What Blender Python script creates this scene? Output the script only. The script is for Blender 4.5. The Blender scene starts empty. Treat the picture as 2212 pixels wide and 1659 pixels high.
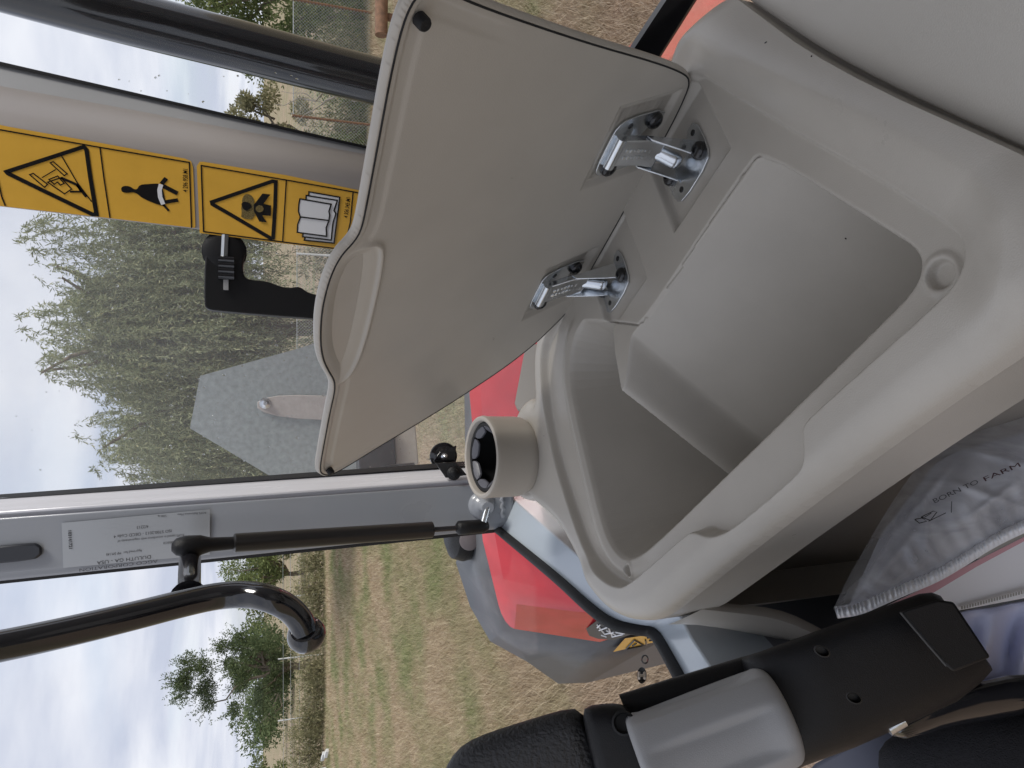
import bpy, bmesh, math, random
import numpy as np
from mathutils import Vector, Matrix
random.seed(7); rng = np.random.default_rng(7)
rad = math.radians
scene = bpy.context.scene

# ------------------------------------------------------------------ camera
CAM = np.array([0., 0., 2.4])            # eye height above the field, in the cab
FOC = 1536.; CX, CY = 1106., 829.5       # measured on a 2212 x 1659 view of the photograph
PITCH = math.atan((CX - 565.) / FOC)     # looking down; the phone was held on its side
Fw = np.array([0, math.cos(PITCH), -math.sin(PITCH)])
Up = np.array([0, math.sin(PITCH), math.cos(PITCH)])
Rt = np.array([1., 0, 0])
cd = bpy.data.cameras.new('camera'); cam = bpy.data.objects.new('camera', cd)
scene.collection.objects.link(cam); scene.camera = cam
M = Matrix.Identity(4)
for i in range(3):
    M[i][0], M[i][1], M[i][2], M[i][3] = -Up[i], Rt[i], -Fw[i], CAM[i]
cam.matrix_world = M
cd.sensor_width = 36.; cd.lens = 36. * FOC / 2212.; cd.clip_start = 0.02; cd.clip_end = 3000.

# ------------------------------------------------------------------ sky, sun, exposure
SUN_EL, SUN_AZ = 42., 108.
world = bpy.data.worlds.new('World'); scene.world = world; world.use_nodes = True
wt = world.node_tree; wt.nodes.clear()
def wn(t, **k):
    n = wt.nodes.new(t)
    for a, b in k.items(): setattr(n, a, b)
    return n
tc = wn('ShaderNodeTexCoord')
sky = wn('ShaderNodeTexSky', sky_type='NISHITA', sun_disc=False)
sky.sun_elevation = rad(SUN_EL); sky.sun_rotation = rad(SUN_AZ); sky.dust_density = 1.5
# clouds drawn on a flat layer: direction divided by its height, so they crowd towards the horizon
sep = wn('ShaderNodeSeparateXYZ'); wt.links.new(tc.outputs['Generated'], sep.inputs[0])
mx = wn('ShaderNodeMath', operation='MAXIMUM'); mx.inputs[1].default_value = 0.0
wt.links.new(sep.outputs[2], mx.inputs[0])
ad = wn('ShaderNodeMath', operation='ADD'); ad.inputs[1].default_value = 0.10; wt.links.new(mx.outputs[0], ad.inputs[0])
dv = wn('ShaderNodeVectorMath', operation='DIVIDE')
cmb = wn('ShaderNodeCombineXYZ')
for k in range(3): wt.links.new(ad.outputs[0], cmb.inputs[k])
wt.links.new(tc.outputs['Generated'], dv.inputs[0]); wt.links.new(cmb.outputs[0], dv.inputs[1])
def cloud_noise(scale, detail, rough, loc):
    mp = wn('ShaderNodeMapping'); mp.inputs['Location'].default_value = loc
    mp.inputs['Scale'].default_value = (scale, scale, 0.15)
    wt.links.new(dv.outputs[0], mp.inputs[0])
    n = wn('ShaderNodeTexNoise'); n.inputs['Scale'].default_value = 1.0
    n.inputs['Detail'].default_value = detail; n.inputs['Roughness'].default_value = rough
    n.inputs['Distortion'].default_value = 0.35
    wt.links.new(mp.outputs[0], n.inputs['Vector']); return n
n1 = cloud_noise(0.42, 7, 0.55, (3.1, 0.4, 0)); n2 = cloud_noise(0.75, 6, 0.52, (7.3, 2.2, 0))
cr = wn('ShaderNodeValToRGB'); e = cr.color_ramp.elements
e[0].position, e[0].color = 0.38, (3.35, 3.6, 4.35, 1)
e[1].position, e[1].color = 0.60, (5.0, 5.1, 5.5, 1)
wt.links.new(n2.outputs['Fac'], cr.inputs[0])
cov = wn('ShaderNodeMapRange'); cov.inputs['From Min'].default_value = 0.30; cov.inputs['From Max'].default_value = 0.46
cov.inputs['To Min'].default_value = 0.72; cov.inputs['To Max'].default_value = 1.0
wt.links.new(n1.outputs['Fac'], cov.inputs['Value'])
mix = wn('ShaderNodeMixRGB'); wt.links.new(cov.outputs[0], mix.inputs[0])
wt.links.new(sky.outputs[0], mix.inputs[1]); wt.links.new(cr.outputs[0], mix.inputs[2])
bg = wn('ShaderNodeBackground'); bg.inputs['Strength'].default_value = 0.10
wt.links.new(mix.outputs[0], bg.inputs[0])
wo = wn('ShaderNodeOutputWorld'); wt.links.new(bg.outputs[0], wo.inputs[0])
sl = bpy.data.lights.new('sun', 'SUN'); sl.energy = 1.5; sl.angle = rad(18); sl.color = (1, .96, .9)
so = bpy.data.objects.new('sun', sl); scene.collection.objects.link(so)
# sky sun_rotation is measured clockwise from +Y
sd = Vector((math.sin(rad(SUN_AZ)) * math.cos(rad(SUN_EL)), math.cos(rad(SUN_AZ)) * math.cos(rad(SUN_EL)), math.sin(rad(SUN_EL))))
so.rotation_euler = (-sd).to_track_quat('-Z', 'Y').to_euler(); so.location = (0, 0, 30)
vs = scene.view_settings; vs.view_transform = 'Standard'; vs.look = 'None'; vs.exposure = 0.85; vs.gamma = 1.0
scene.cycles.max_bounces = 12; scene.cycles.transparent_max_bounces = 24; scene.cycles.use_denoising = True

# ------------------------------------------------------------------ geometry helpers
def ray(u, v): return Fw + (CY - v) / FOC * Rt + (CX - u) / FOC * Up
def at(u, v, t): return CAM + t * ray(u, v)                       # point at depth t
def onz(u, v, z): r = ray(u, v); return CAM + r * ((z - CAM[2]) / r[2])
def ony(u, v, y): r = ray(u, v); return CAM + r * (y / r[1])
def onpl(u, v, P, N): r = ray(u, v); return CAM + r * (np.dot(P - CAM, N) / np.dot(r, N))
def V(*a): return np.array(a, float)
def nrm(a): a = np.asarray(a, float); return a / (np.linalg.norm(a) + 1e-12)

def link(o, parent=None):
    scene.collection.objects.link(o)
    if parent is not None: o.parent = parent
    return o
def fast_mesh(name, verts, faces):
    """verts (N,3); faces: (M,k) int array, one size"""
    me = bpy.data.meshes.new(name); verts = np.asarray(verts, np.float32); faces = np.asarray(faces, np.int32)
    m, k = faces.shape
    me.vertices.add(len(verts)); me.vertices.foreach_set('co', verts.ravel())
    me.loops.add(m * k); me.loops.foreach_set('vertex_index', faces.ravel())
    me.polygons.add(m); me.polygons.foreach_set('loop_start', np.arange(0, m * k, k, dtype=np.int32))
    me.polygons.foreach_set('loop_total', np.full(m, k, np.int32))
    me.update(calc_edges=True); return me
def tag(o, label=None, cat=None, group=None, kind=None):
    for k, v in (('label', label), ('category', cat), ('group', group), ('kind', kind)):
        if v: o[k] = v
    return o
def thing(name, loc, label, cat, group=None):
    o = bpy.data.objects.new(name, None); o.empty_display_size = .05; link(o); o.location = loc
    return tag(o, label, cat, group)

class MB:
    """collects shapes; build() links them as one mesh object"""
    def __init__(s): s.v = []; s.f = []; s.n = 0
    def add(s, vs_, fs):
        vs_ = [tuple(map(float, q)) for q in vs_]
        s.v += vs_; s.f += [tuple(i + s.n for i in f) for f in fs]; s.n += len(vs_); return s
    def box(s, c, ax, ay, az):        # centre, half axes
        c, ax, ay, az = map(np.asarray, (c, ax, ay, az))
        p = [c + i * ax + j * ay + k * az for i in (-1, 1) for j in (-1, 1) for k in (-1, 1)]
        return s.add(p, [(0, 1, 3, 2), (4, 6, 7, 5), (0, 4, 5, 1), (2, 3, 7, 6), (0, 2, 6, 4), (1, 5, 7, 3)])
    def tube(s, path, r, n=16, cap=True):
        path = [np.asarray(q, float) for q in path]; rr = r if hasattr(r, '__len__') else [r] * len(path)
        t0 = nrm(path[1] - path[0]); a = nrm(np.cross(t0, [0.31, .17, .93])); rings = []
        for i, q in enumerate(path):
            t = nrm(path[min(i + 1, len(path) - 1)] - path[max(i - 1, 0)])
            a = nrm(a - t * np.dot(a, t)); b = np.cross(t, a)
            rings.append([q + rr[i] * (math.cos(2 * math.pi * k / n) * a + math.sin(2 * math.pi * k / n) * b) for k in range(n)])
        return s.loft(rings, cap)
    def loft(s, rings, cap=True, closed=True):
        n = len(rings[0]); vs_ = [q for r in rings for q in r]; fs = []
        for i in range(len(rings) - 1):
            for k in range(n if closed else n - 1):
                a, b = i * n + k, i * n + (k + 1) % n
                fs.append((a, b, b + n, a + n))
        if cap: fs += [tuple(range(n))[::-1], tuple((len(rings) - 1) * n + k for k in range(n))]
        return s.add(vs_, fs)
    def lathe(s, c, axis, prof, n=32, cap=True):   # prof: (radius, height)
        axis = nrm(axis); a = nrm(np.cross(axis, [0.2, .9, .13])); b = np.cross(axis, a)
        return s.loft([[c + h * axis + r * (math.cos(2 * math.pi * k / n) * a + math.sin(2 * math.pi * k / n) * b) for k in range(n)] for r, h in prof], cap)
    def prism(s, poly, d):             # 3-D polygon extruded by vector d
        p = [np.asarray(q, float) for q in poly]; n = len(p); d = np.asarray(d, float)
        return s.add(p + [q + d for q in p], [tuple(range(n))[::-1], tuple(range(n, 2 * n))] + [(i, (i + 1) % n, (i + 1) % n + n, i + n) for i in range(n)])
    def poly(s, p): return s.add(p, [tuple(range(len(p)))])
    def build(s, name, mat, parent=None, smooth=None, bevel=0, seg=2, sub=0, world=True):
        me = bpy.data.meshes.new(name); org = np.zeros(3)
        if parent is not None: org = np.array(world_loc(parent))
        me.from_pydata([tuple(np.asarray(q) - org) for q in s.v], [], s.f); me.update()
        bm = bmesh.new(); bm.from_mesh(me); bmesh.ops.recalc_face_normals(bm, faces=bm.faces); bm.to_mesh(me); bm.free()
        return finish(bpy.data.objects.new(name, me), mat, parent, smooth, bevel, seg, sub)
def world_loc(o):
    l = Vector(o.location)
    while o.parent is not None: o = o.parent; l += o.location
    return l
def finish(o, mat, parent=None, smooth=None, bevel=0, seg=2, sub=0):
    link(o, parent)
    if mat is not None: o.data.materials.append(mat)
    if bevel:
        m = o.modifiers.new('bevel', 'BEVEL'); m.width = bevel; m.segments = seg; m.limit_method = 'ANGLE'; m.angle_limit = rad(30); m.harden_normals = False
    if sub:
        m = o.modifiers.new('sub', 'SUBSURF'); m.levels = sub; m.render_levels = sub
    if smooth is not None:
        o.data.polygons.foreach_set('use_smooth', [True] * len(o.data.polygons))
        try: o.data.set_sharp_from_angle(angle=rad(smooth))
        except Exception: pass
    return o
def chaikin(p, it=2, closed=True):
    p = np.asarray(p, float)
    for _ in range(it):
        q = np.roll(p, -1, 0) if closed else p[1:]
        a = p if closed else p[:-1]
        r = np.empty((2 * len(a), p.shape[1])); r[0::2] = .75 * a + .25 * q; r[1::2] = .25 * a + .75 * q
        if not closed: r = np.vstack([p[:1], r, p[-1:]])
        p = r
    return p
def resample(p, step, closed=True):
    p = np.asarray(p, float); q = np.vstack([p, p[:1]]) if closed else p
    L = np.r_[0, np.cumsum(np.linalg.norm(np.diff(q, axis=0), axis=1))]; n = max(3, int(L[-1] / step))
    t = np.linspace(0, L[-1], n, endpoint=not closed)
    return np.stack([np.interp(t, L, q[:, k]) for k in range(q.shape[1])], 1)
def sdf(P, poly):
    """signed distance (negative inside) and nearest boundary point"""
    best = np.full(len(P), 1e9); near = np.zeros_like(P); ins = np.zeros(len(P), bool); n = len(poly)
    for i in range(n):
        a, b = poly[i], poly[(i + 1) % n]; d = b - a; L = d @ d
        if L < 1e-14: continue
        t = np.clip(((P - a) @ d) / L, 0, 1); q = a + t[:, None] * d; dd = ((P - q) ** 2).sum(1)
        m = dd < best; best[m] = dd[m]; near[m] = q[m]
        c = (a[1] > P[:, 1]) != (b[1] > P[:, 1])
        if abs(d[1]) > 1e-12: ins ^= c & (P[:, 0] < d[0] * (P[:, 1] - a[1]) / d[1] + a[0])
    return np.where(ins, -1, 1) * np.sqrt(best), near
def sstep(x, a, b): t = np.clip((x - a) / (b - a), 0, 1); return t * t * (3 - 2 * t)
def smax(a, b, k): h = np.clip(.5 + .5 * (a - b) / k, 0, 1); return b + (a - b) * h + k * h * (1 - h)
def hfield(poly, g, fun):
    """grid over a plan polygon, its border snapped to the outline; fun(P)->height"""
    lo, hi = poly.min(0) - g, poly.max(0) + g
    xs = np.arange(lo[0], hi[0] + g, g); ys = np.arange(lo[1], hi[1] + g, g)
    X, Y = np.meshgrid(xs, ys, indexing='ij'); P = np.stack([X.ravel(), Y.ravel()], 1)
    d, near = sdf(P, poly); inside = (d < .3 * g).reshape(X.shape); ny = len(ys)
    q = inside[:-1, :-1] & inside[1:, :-1] & inside[1:, 1:] & inside[:-1, 1:]
    i, j = np.nonzero(q); a = i * ny + j; F = np.stack([a, a + ny, a + ny + 1, a + 1], 1)
    cnt = np.bincount(F.ravel(), minlength=len(P)); bd = (cnt > 0) & (cnt < 4)
    P[bd] = near[bd]
    used = np.nonzero(cnt)[0]; remap = -np.ones(len(P), int); remap[used] = np.arange(len(used))
    P = P[used]; return P, fun(P), remap[F]

# ------------------------------------------------------------------ materials
def mat(name, col, rough=.5, metal=0., bump=0., bscale=400., var=0., vscale=6., spec=.5, coat=0., detail=2., stretch=None, trans=0.):
    m = bpy.data.materials.new(name); m.use_nodes = True; t = m.node_tree; b = t.nodes['Principled BSDF']
    b.inputs['Base Color'].default_value = (*col, 1); b.inputs['Roughness'].default_value = rough; b.inputs['Metallic'].default_value = metal
    b.inputs['Specular IOR Level'].default_value = spec; b.inputs['Coat Weight'].default_value = coat; b.inputs['Coat Roughness'].default_value = .06
    tcn = t.nodes.new('ShaderNodeTexCoord'); src = tcn.outputs['Object']
    if stretch:
        mp = t.nodes.new('ShaderNodeMapping'); mp.inputs['Scale'].default_value = stretch; t.links.new(src, mp.inputs[0]); src = mp.outputs[0]
    if var:
        n = t.nodes.new('ShaderNodeTexNoise'); n.inputs['Scale'].default_value = vscale; n.inputs['Detail'].default_value = 6
        t.links.new(src, n.inputs['Vector'])
        mr = t.nodes.new('ShaderNodeMapRange'); mr.inputs['From Min'].default_value = .3; mr.inputs['From Max'].default_value = .7
        mr.inputs['To Min'].default_value = 1 - var; mr.inputs['To Max'].default_value = 1 + var
        t.links.new(n.outputs['Fac'], mr.inputs['Value'])
        mm = t.nodes.new('ShaderNodeVectorMath'); mm.operation = 'SCALE'; mm.inputs[0].default_value = col
        t.links.new(mr.outputs[0], mm.inputs['Scale']); t.links.new(mm.outputs[0], b.inputs['Base Color'])
        mr2 = t.nodes.new('ShaderNodeMapRange'); mr2.inputs['To Min'].default_value = max(0, rough - .08); mr2.inputs['To Max'].default_value = min(1, rough + .08)
        t.links.new(n.outputs['Fac'], mr2.inputs['Value']); t.links.new(mr2.outputs[0], b.inputs['Roughness'])
    if bump:
        n = t.nodes.new('ShaderNodeTexNoise'); n.inputs['Scale'].default_value = bscale; n.inputs['Detail'].default_value = detail
        t.links.new(src, n.inputs['Vector'])
        bp = t.nodes.new('ShaderNodeBump'); bp.inputs['Strength'].default_value = bump; bp.inputs['Distance'].default_value = .0015
        t.links.new(n.outputs['Fac'], bp.inputs['Height']); t.links.new(bp.outputs[0], b.inputs['Normal'])
    return m
def leaf_mat(name, c1, c2, c3=None, trans=.35):
    m = bpy.data.materials.new(name); m.use_nodes = True; t = m.node_tree; t.nodes.clear()
    g = t.nodes.new('ShaderNodeNewGeometry'); r = t.nodes.new('ShaderNodeValToRGB')
    r.color_ramp.elements[0].color = (*c1, 1); r.color_ramp.elements[1].color = (*c2, 1)
    if c3: k = r.color_ramp.elements.new(.93); k.color = (*c2, 1); r.color_ramp.elements[-1].color = (*c3, 1)
    t.links.new(g.outputs['Random Per Island'], r.inputs[0])
    d = t.nodes.new('ShaderNodeBsdfDiffuse'); tr = t.nodes.new('ShaderNodeBsdfTranslucent'); mx_ = t.nodes.new('ShaderNodeMixShader'); mx_.inputs[0].default_value = trans
    t.links.new(r.outputs[0], d.inputs[0]); t.links.new(r.outputs[0], tr.inputs[0]); t.links.new(d.outputs[0], mx_.inputs[1]); t.links.new(tr.outputs[0], mx_.inputs[2])
    o = t.nodes.new('ShaderNodeOutputMaterial'); t.links.new(mx_.outputs[0], o.inputs[0]); return m
def glass_mat(name, tint=(.985, .99, .99), ior=1.22, haze=0., refl=.07):
    m = bpy.data.materials.new(name); m.use_nodes = True; t = m.node_tree; t.nodes.clear()
    tr = t.nodes.new('ShaderNodeBsdfTransparent'); tr.inputs[0].default_value = (*tint, 1)
    gl = t.nodes.new('ShaderNodeBsdfGlossy'); gl.inputs['Roughness'].default_value = .01
    fr = t.nodes.new('ShaderNodeFresnel'); fr.inputs[0].default_value = ior; mx_ = t.nodes.new('ShaderNodeMixShader')
    mu = t.nodes.new('ShaderNodeMath'); mu.operation = 'MULTIPLY'; mu.inputs[1].default_value = refl
    t.links.new(fr.outputs[0], mu.inputs[0]); t.links.new(mu.outputs[0], mx_.inputs[0])
    t.links.new(tr.outputs[0], mx_.inputs[1]); t.links.new(gl.outputs[0], mx_.inputs[2])
    out = mx_.outputs[0]
    if haze:                                   # pale veil mixed into the pane to haze the view behind
        df = t.nodes.new('ShaderNodeBsdfTranslucent'); df.inputs[0].default_value = (.85, .87, .88, 1); dd = t.nodes.new('ShaderNodeBsdfDiffuse'); dd.inputs[0].default_value = (.8, .82, .83, 1)
        m1 = t.nodes.new('ShaderNodeMixShader'); m1.inputs[0].default_value = .35; t.links.new(df.outputs[0], m1.inputs[1]); t.links.new(dd.outputs[0], m1.inputs[2])
        tcn = t.nodes.new('ShaderNodeTexCoord'); nz = t.nodes.new('ShaderNodeTexNoise'); nz.inputs['Scale'].default_value = 5.; nz.inputs['Detail'].default_value = 8; nz.inputs['Roughness'].default_value = .65; t.links.new(tcn.outputs['Object'], nz.inputs['Vector'])
        mr = t.nodes.new('ShaderNodeMapRange'); mr.inputs['From Min'].default_value = .25; mr.inputs['From Max'].default_value = .75; mr.inputs['To Min'].default_value = haze * .6; mr.inputs['To Max'].default_value = haze * 1.4; t.links.new(nz.outputs['Fac'], mr.inputs['Value'])
        m2 = t.nodes.new('ShaderNodeMixShader'); t.links.new(mr.outputs[0], m2.inputs[0]); t.links.new(out, m2.inputs[1]); t.links.new(m1.outputs[0], m2.inputs[2]); out = m2.outputs[0]
    o = t.nodes.new('ShaderNodeOutputMaterial'); t.links.new(out, o.inputs[0]); return m

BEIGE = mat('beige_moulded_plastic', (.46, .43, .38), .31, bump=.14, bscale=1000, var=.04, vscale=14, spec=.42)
BEIGE2 = mat('beige_side_plastic', (.45, .426, .382), .33, bump=.16, bscale=950, var=.03, vscale=7, spec=.45)
CUPB = mat('beige_cup_plastic', (.42, .385, .335), .5, bump=.15, bscale=1800, var=.02, spec=.35)
BASED = mat('shaded_beige_plastic', (.27, .25, .222), .5, bump=.2, bscale=1400, var=.03, spec=.35)  # console beige darkened to put shade into the recessed parts
BLACKP = mat('black_plastic', (.007, .007, .008), .42, bump=.3, bscale=1700, var=.1, spec=.28)
BLACKG = mat('black_gloss_paint', (.010, .010, .012), .12, var=.1, spec=.55, coat=.5)
BLACKR = mat('black_rubber', (.014, .014, .015), .6, bump=.2, bscale=900, spec=.3)
PADF = mat('grained_black_vinyl', (.018, .018, .019), .5, bump=1.0, bscale=330, detail=3, spec=.5)
GREYP = mat('grey_wheel_plastic', (.36, .36, .36), .5, bump=.2, bscale=1600, var=.03, spec=.4)
PILG = mat('grey_pillar_paint', (.27, .285, .31), .30, bump=.05, bscale=260, var=.03, spec=.5, coat=.2)
PILT = mat('taupe_pillar_paint', (.30, .275, .26), .38, bump=.18, bscale=700, var=.03, spec=.5)
SILLM = mat('pale_grey_sill_paint', (.42, .47, .52), .22, bump=.04, bscale=200, var=.04, spec=.5, coat=.3)
STEEL = mat('zinc_plated_steel', (.70, .73, .76), .24, metal=1., bump=.05, bscale=300, var=.12, vscale=40)
SCREW = mat('black_screw', (.012, .012, .013), .22, spec=.6)
RED = mat('red_fender_paint', (.56, .028, .038), .2, bump=.06, bscale=25, var=.12, vscale=14, spec=.5, coat=.6)
FGREY = mat('dark_grey_fender_plastic', (.10, .104, .112), .42, bump=.2, bscale=220, var=.15, vscale=18)
GALV = mat('galvanised_plate', (.36, .40, .40), .42, metal=.45, bump=.12, bscale=120, var=.16, vscale=60, spec=.5)
TANP = mat('tan_bracket', (.46, .41, .34), .5, var=.08, vscale=30)
YEL = mat('yellow_sticker_film', (.70, .40, .06), .08, bump=.10, bscale=220, var=.05, vscale=20, spec=.55)
INK = mat('black_print', (.012, .012, .013), .12, spec=.5)
WHT = mat('white_print', (.72, .73, .75), .12, spec=.5)
HAT = mat('hatched_print', (.16, .12, .045), .3, var=.8, vscale=900)
SILV = mat('silver_label_foil', (.37, .385, .40), .30, metal=.35, bump=.06, bscale=160, var=.03, spec=.5)
LINK = mat('grey_label_print', (.05, .05, .055), .4)
FABR = mat('charcoal_seat_fabric', (.022, .022, .025), .85, bump=1.0, bscale=900, var=.2, vscale=300, spec=.2)
PAPER = mat('white_booklet_paper', (.80, .71, .74), .5, var=.03)
COVER = mat('pale_blue_booklet_cover', (.60, .63, .84), .35, var=.04)
PINK = mat('white_page_red_border', (.88, .87, .89), .45, var=.02)
BARK = mat('bark', (.16, .13, .10), .9, bump=1., bscale=30, var=.3, vscale=8)
DEADW = mat('dead_branch', (.34, .31, .28), .9, var=.25, vscale=20)
WIRE = mat('galvanised_wire', (.42, .44, .44), .5, metal=.4)
POSTW = mat('weathered_post', (.20, .11, .065), .9, bump=.6, bscale=60, var=.3, vscale=12)
PALEP = mat('pale_steel_post', (.62, .63, .62), .6, var=.1)
ROOFM = mat('shade_panel_lining', (.36, .35, .33), .8, bump=.3, bscale=500)
FLOORM = mat('rubber_floor_mat', (.03, .03, .032), .8, bump=.5, bscale=300)
GLASS = glass_mat('window_glass', haze=.004, refl=.05); GLASSC = glass_mat('door_glass', refl=.012); GLASSD = glass_mat('hazy_window_glass', haze=.085)

# ================================================================== SETTING: field, unseen cab light blockers and floor
def field_mat(name, leaf):
    m = bpy.data.materials.new(name); m.use_nodes = True; t = m.node_tree; b = t.nodes['Principled BSDF']
    b.inputs['Roughness'].default_value = .9; b.inputs['Specular IOR Level'].default_value = .15
    tcn = t.nodes.new('ShaderNodeTexCoord')
    def noise(scale, detail, loc=(0, 0, 0), st=(1, 1, 1)):
        mp = t.nodes.new('ShaderNodeMapping'); mp.inputs['Location'].default_value = loc; mp.inputs['Scale'].default_value = st
        t.links.new(tcn.outputs['Object'], mp.inputs[0])
        n = t.nodes.new('ShaderNodeTexNoise'); n.inputs['Scale'].default_value = scale; n.inputs['Detail'].default_value = detail; n.inputs['Roughness'].default_value = .6
        t.links.new(mp.outputs[0], n.inputs['Vector']); return n.outputs['Fac']
    def ramp(f, stops):
        r = t.nodes.new('ShaderNodeValToRGB'); el = r.color_ramp.elements
        el[0].position, el[0].color = stops[0][0], (*stops[0][1], 1); el[1].position, el[1].color = stops[-1][0], (*stops[-1][1], 1)
        for p_, c_ in stops[1:-1]: k = el.new(p_); k.color = (*c_, 1)
        t.links.new(f, r.inputs[0]); return r.outputs[0]
    def mixc(f, a, c):
        k = t.nodes.new('ShaderNodeMixRGB'); t.links.new(f, k.inputs[0]); t.links.new(a, k.inputs[1]); t.links.new(c, k.inputs[2]); return k.outputs[0]
    patch = ramp(noise(.62, 8, (4, 1, 0), (1.0, .8, 1)), [(.43, (0, 0, 0)), (.62, (1, 1, 1))])
    if leaf:
        g = t.nodes.new('ShaderNodeNewGeometry').outputs['Random Per Island']
        straw = ramp(g, [(0, (.25, .19, .115)), (.5, (.40, .32, .21)), (1, (.60, .51, .37))])
        green = ramp(g, [(0, (.13, .165, .065)), (.6, (.26, .28, .13)), (1, (.44, .40, .24))])
    else:
        straw = ramp(noise(34, 6), [(.33, (.17, .125, .08)), (.5, (.36, .27, .185)), (.68, (.55, .45, .33))])
        green = ramp(noise(30, 6, (3, 3, 3)), [(.33, (.10, .11, .05)), (.52, (.23, .225, .12)), (.7, (.42, .37, .23))])
        bp = t.nodes.new('ShaderNodeBump'); bp.inputs['Strength'].default_value = .9; bp.inputs['Distance'].default_value = .03
        t.links.new(noise(40, 8), bp.inputs['Height']); t.links.new(bp.outputs[0], b.inputs['Normal'])
    # bare trodden soil close to the parked tractor
    ln = t.nodes.new('ShaderNodeVectorMath'); ln.operation = 'LENGTH'; t.links.new(tcn.outputs['Object'], ln.inputs[0])
    wob = t.nodes.new('ShaderNodeMath'); wob.operation = 'MULTIPLY_ADD'; wob.inputs[1].default_value = 7.5; t.links.new(noise(.9, 5, (9, 2, 0)), wob.inputs[0]); t.links.new(ln.outputs['Value'], wob.inputs[2])
    near = t.nodes.new('ShaderNodeMapRange'); near.inputs['From Min'].default_value = 9.0; near.inputs['From Max'].default_value = 11.5; near.inputs['To Min'].default_value = .9; near.inputs['To Max'].default_value = 0.; t.links.new(wob.outputs[0], near.inputs['Value'])
    if leaf: soil = ramp(g, [(0, (.27, .19, .13)), (.5, (.42, .32, .235)), (1, (.60, .49, .38))])
    else: soil = ramp(noise(26, 8, (5, 7, 1)), [(.3, (.20, .14, .10)), (.5, (.40, .29, .21)), (.7, (.56, .44, .34))])
    t.links.new(mixc(near.outputs[0], mixc(patch, straw, green), soil), b.inputs['Base Color'])
    return m
FIELD = field_mat('dry_stubble_ground', False); BLADE = field_mat('stubble_blades', True)
s = np.sinh(np.linspace(-1, 1, 261) * 5.2) / np.sinh(5.2)
gx, gy = np.meshgrid(s * 900., s * 900. + 8., indexing='ij')
gz = .012 * np.sin(gx * 1.7 + 2.6 * np.sin(gy * .7)) * np.cos(gy * 1.3 + 2 * np.sin(gx * .53)) + .008 * np.sin(gx * 4.1 + gy * 2.3) * np.sin(gy * 3.7 - gx)
far = np.hypot(gx, gy); gz = gz * np.exp(-far / 60.) - .02 + .9 * sstep(far, 60, 260) * (np.sin(gx * .011 + 1) * .6 + .4)
idx = np.arange(261 * 261).reshape(261, 261)
Fq = np.stack([idx[:-1, :-1], idx[1:, :-1], idx[1:, 1:], idx[:-1, 1:]], -1).reshape(-1, 4)
o = bpy.data.objects.new('field', fast_mesh('field', np.stack([gx, gy, gz], -1).reshape(-1, 3), Fq)); finish(o, FIELD, None, 180); tag(o, kind='structure')

def blades(name, n, ang, y0, y1, h, w, m, zfun=None, yc=None):
    y = np.exp(rng.uniform(math.log(y0), math.log(y1), n)); x = y * rng.uniform(ang[0], ang[1], n)
    hh = rng.uniform(h[0], h[1], n); ww = w * np.maximum(1, y / 9) * rng.uniform(.6, 1.4, n)
    a = rng.uniform(0, 2 * math.pi, n); le = rng.uniform(.2, 1.3, n); la = rng.uniform(0, 2 * math.pi, n)
    dx, dy = np.cos(a) * ww / 2, np.sin(a) * ww / 2; z = np.full(n, -.045)
    tip = np.stack([x + np.cos(la) * le * hh, y + np.sin(la) * le * hh, z + hh], 1)
    vv = np.stack([np.stack([x - dx, y - dy, z], 1), np.stack([x + dx, y + dy, z], 1), tip], 1).reshape(-1, 3)
    return vv
bl = np.vstack([blades('g', 230000, (-.66, -.15), 3.2, 30, (.05, .17), .006, None), blades('g', 50000, (.36, .62), 3.2, 22, (.07, .17), .007, None), blades('g', 16000, (-.17, .06), 6, 18, (.06, .15), .008, None)])
o = bpy.data.objects.new('stubble_grass', fast_mesh('stubble_grass', bl, np.arange(len(bl)).reshape(-1, 3))); finish(o, BLADE)
tag(o, 'short dry straw and green grass covering the mown field', 'grass', kind='stuff')

# ------------------------------------------------------------------ plants
def leaves_at(P, D, L, W, curl=0.0):
    """rhombic leaves: base points, directions, lengths, widths -> verts, quads"""
    n = len(P); D = D / (np.linalg.norm(D, axis=1, keepdims=True) + 1e-9)
    S = np.cross(D, rng.normal(size=(n, 3))); S /= np.linalg.norm(S, axis=1, keepdims=True) + 1e-9
    L = np.broadcast_to(L, n)[:, None]; W = np.broadcast_to(W, n)[:, None]
    vv = np.stack([P, P + D * L * .5 + S * W * .5, P + D * L, P + D * L * .5 - S * W * .5], 1).reshape(-1, 3)
    return vv
def crown_obj(name, vv, m, parent):
    me = fast_mesh(name, vv - np.array(world_loc(parent)), np.arange(len(vv)).reshape(-1, 4)); return finish(bpy.data.objects.new(name, me), m, parent)
def limb_path(a, b, k=6, wob=.12):
    a, b = np.asarray(a, float), np.asarray(b, float); L = np.linalg.norm(b - a)
    return [a + (b - a) * i / k + rng.normal(size=3) * wob * L * .25 * math.sin(math.pi * i / k) for i in range(k + 1)]
WILLOW = leaf_mat('willow_leaves', (.16, .19, .10), (.40, .42, .26), (.54, .52, .31))
ELM = leaf_mat('broad_leaves', (.09, .125, .045), (.26, .30, .13), (.42, .40, .16))
MESQ = leaf_mat('fine_dark_leaves', (.06, .09, .045), (.18, .22, .11), None)
SCRUB = leaf_mat('scrub_leaves', (.15, .155, .08), (.38, .35, .21), (.55, .48, .30))
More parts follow.
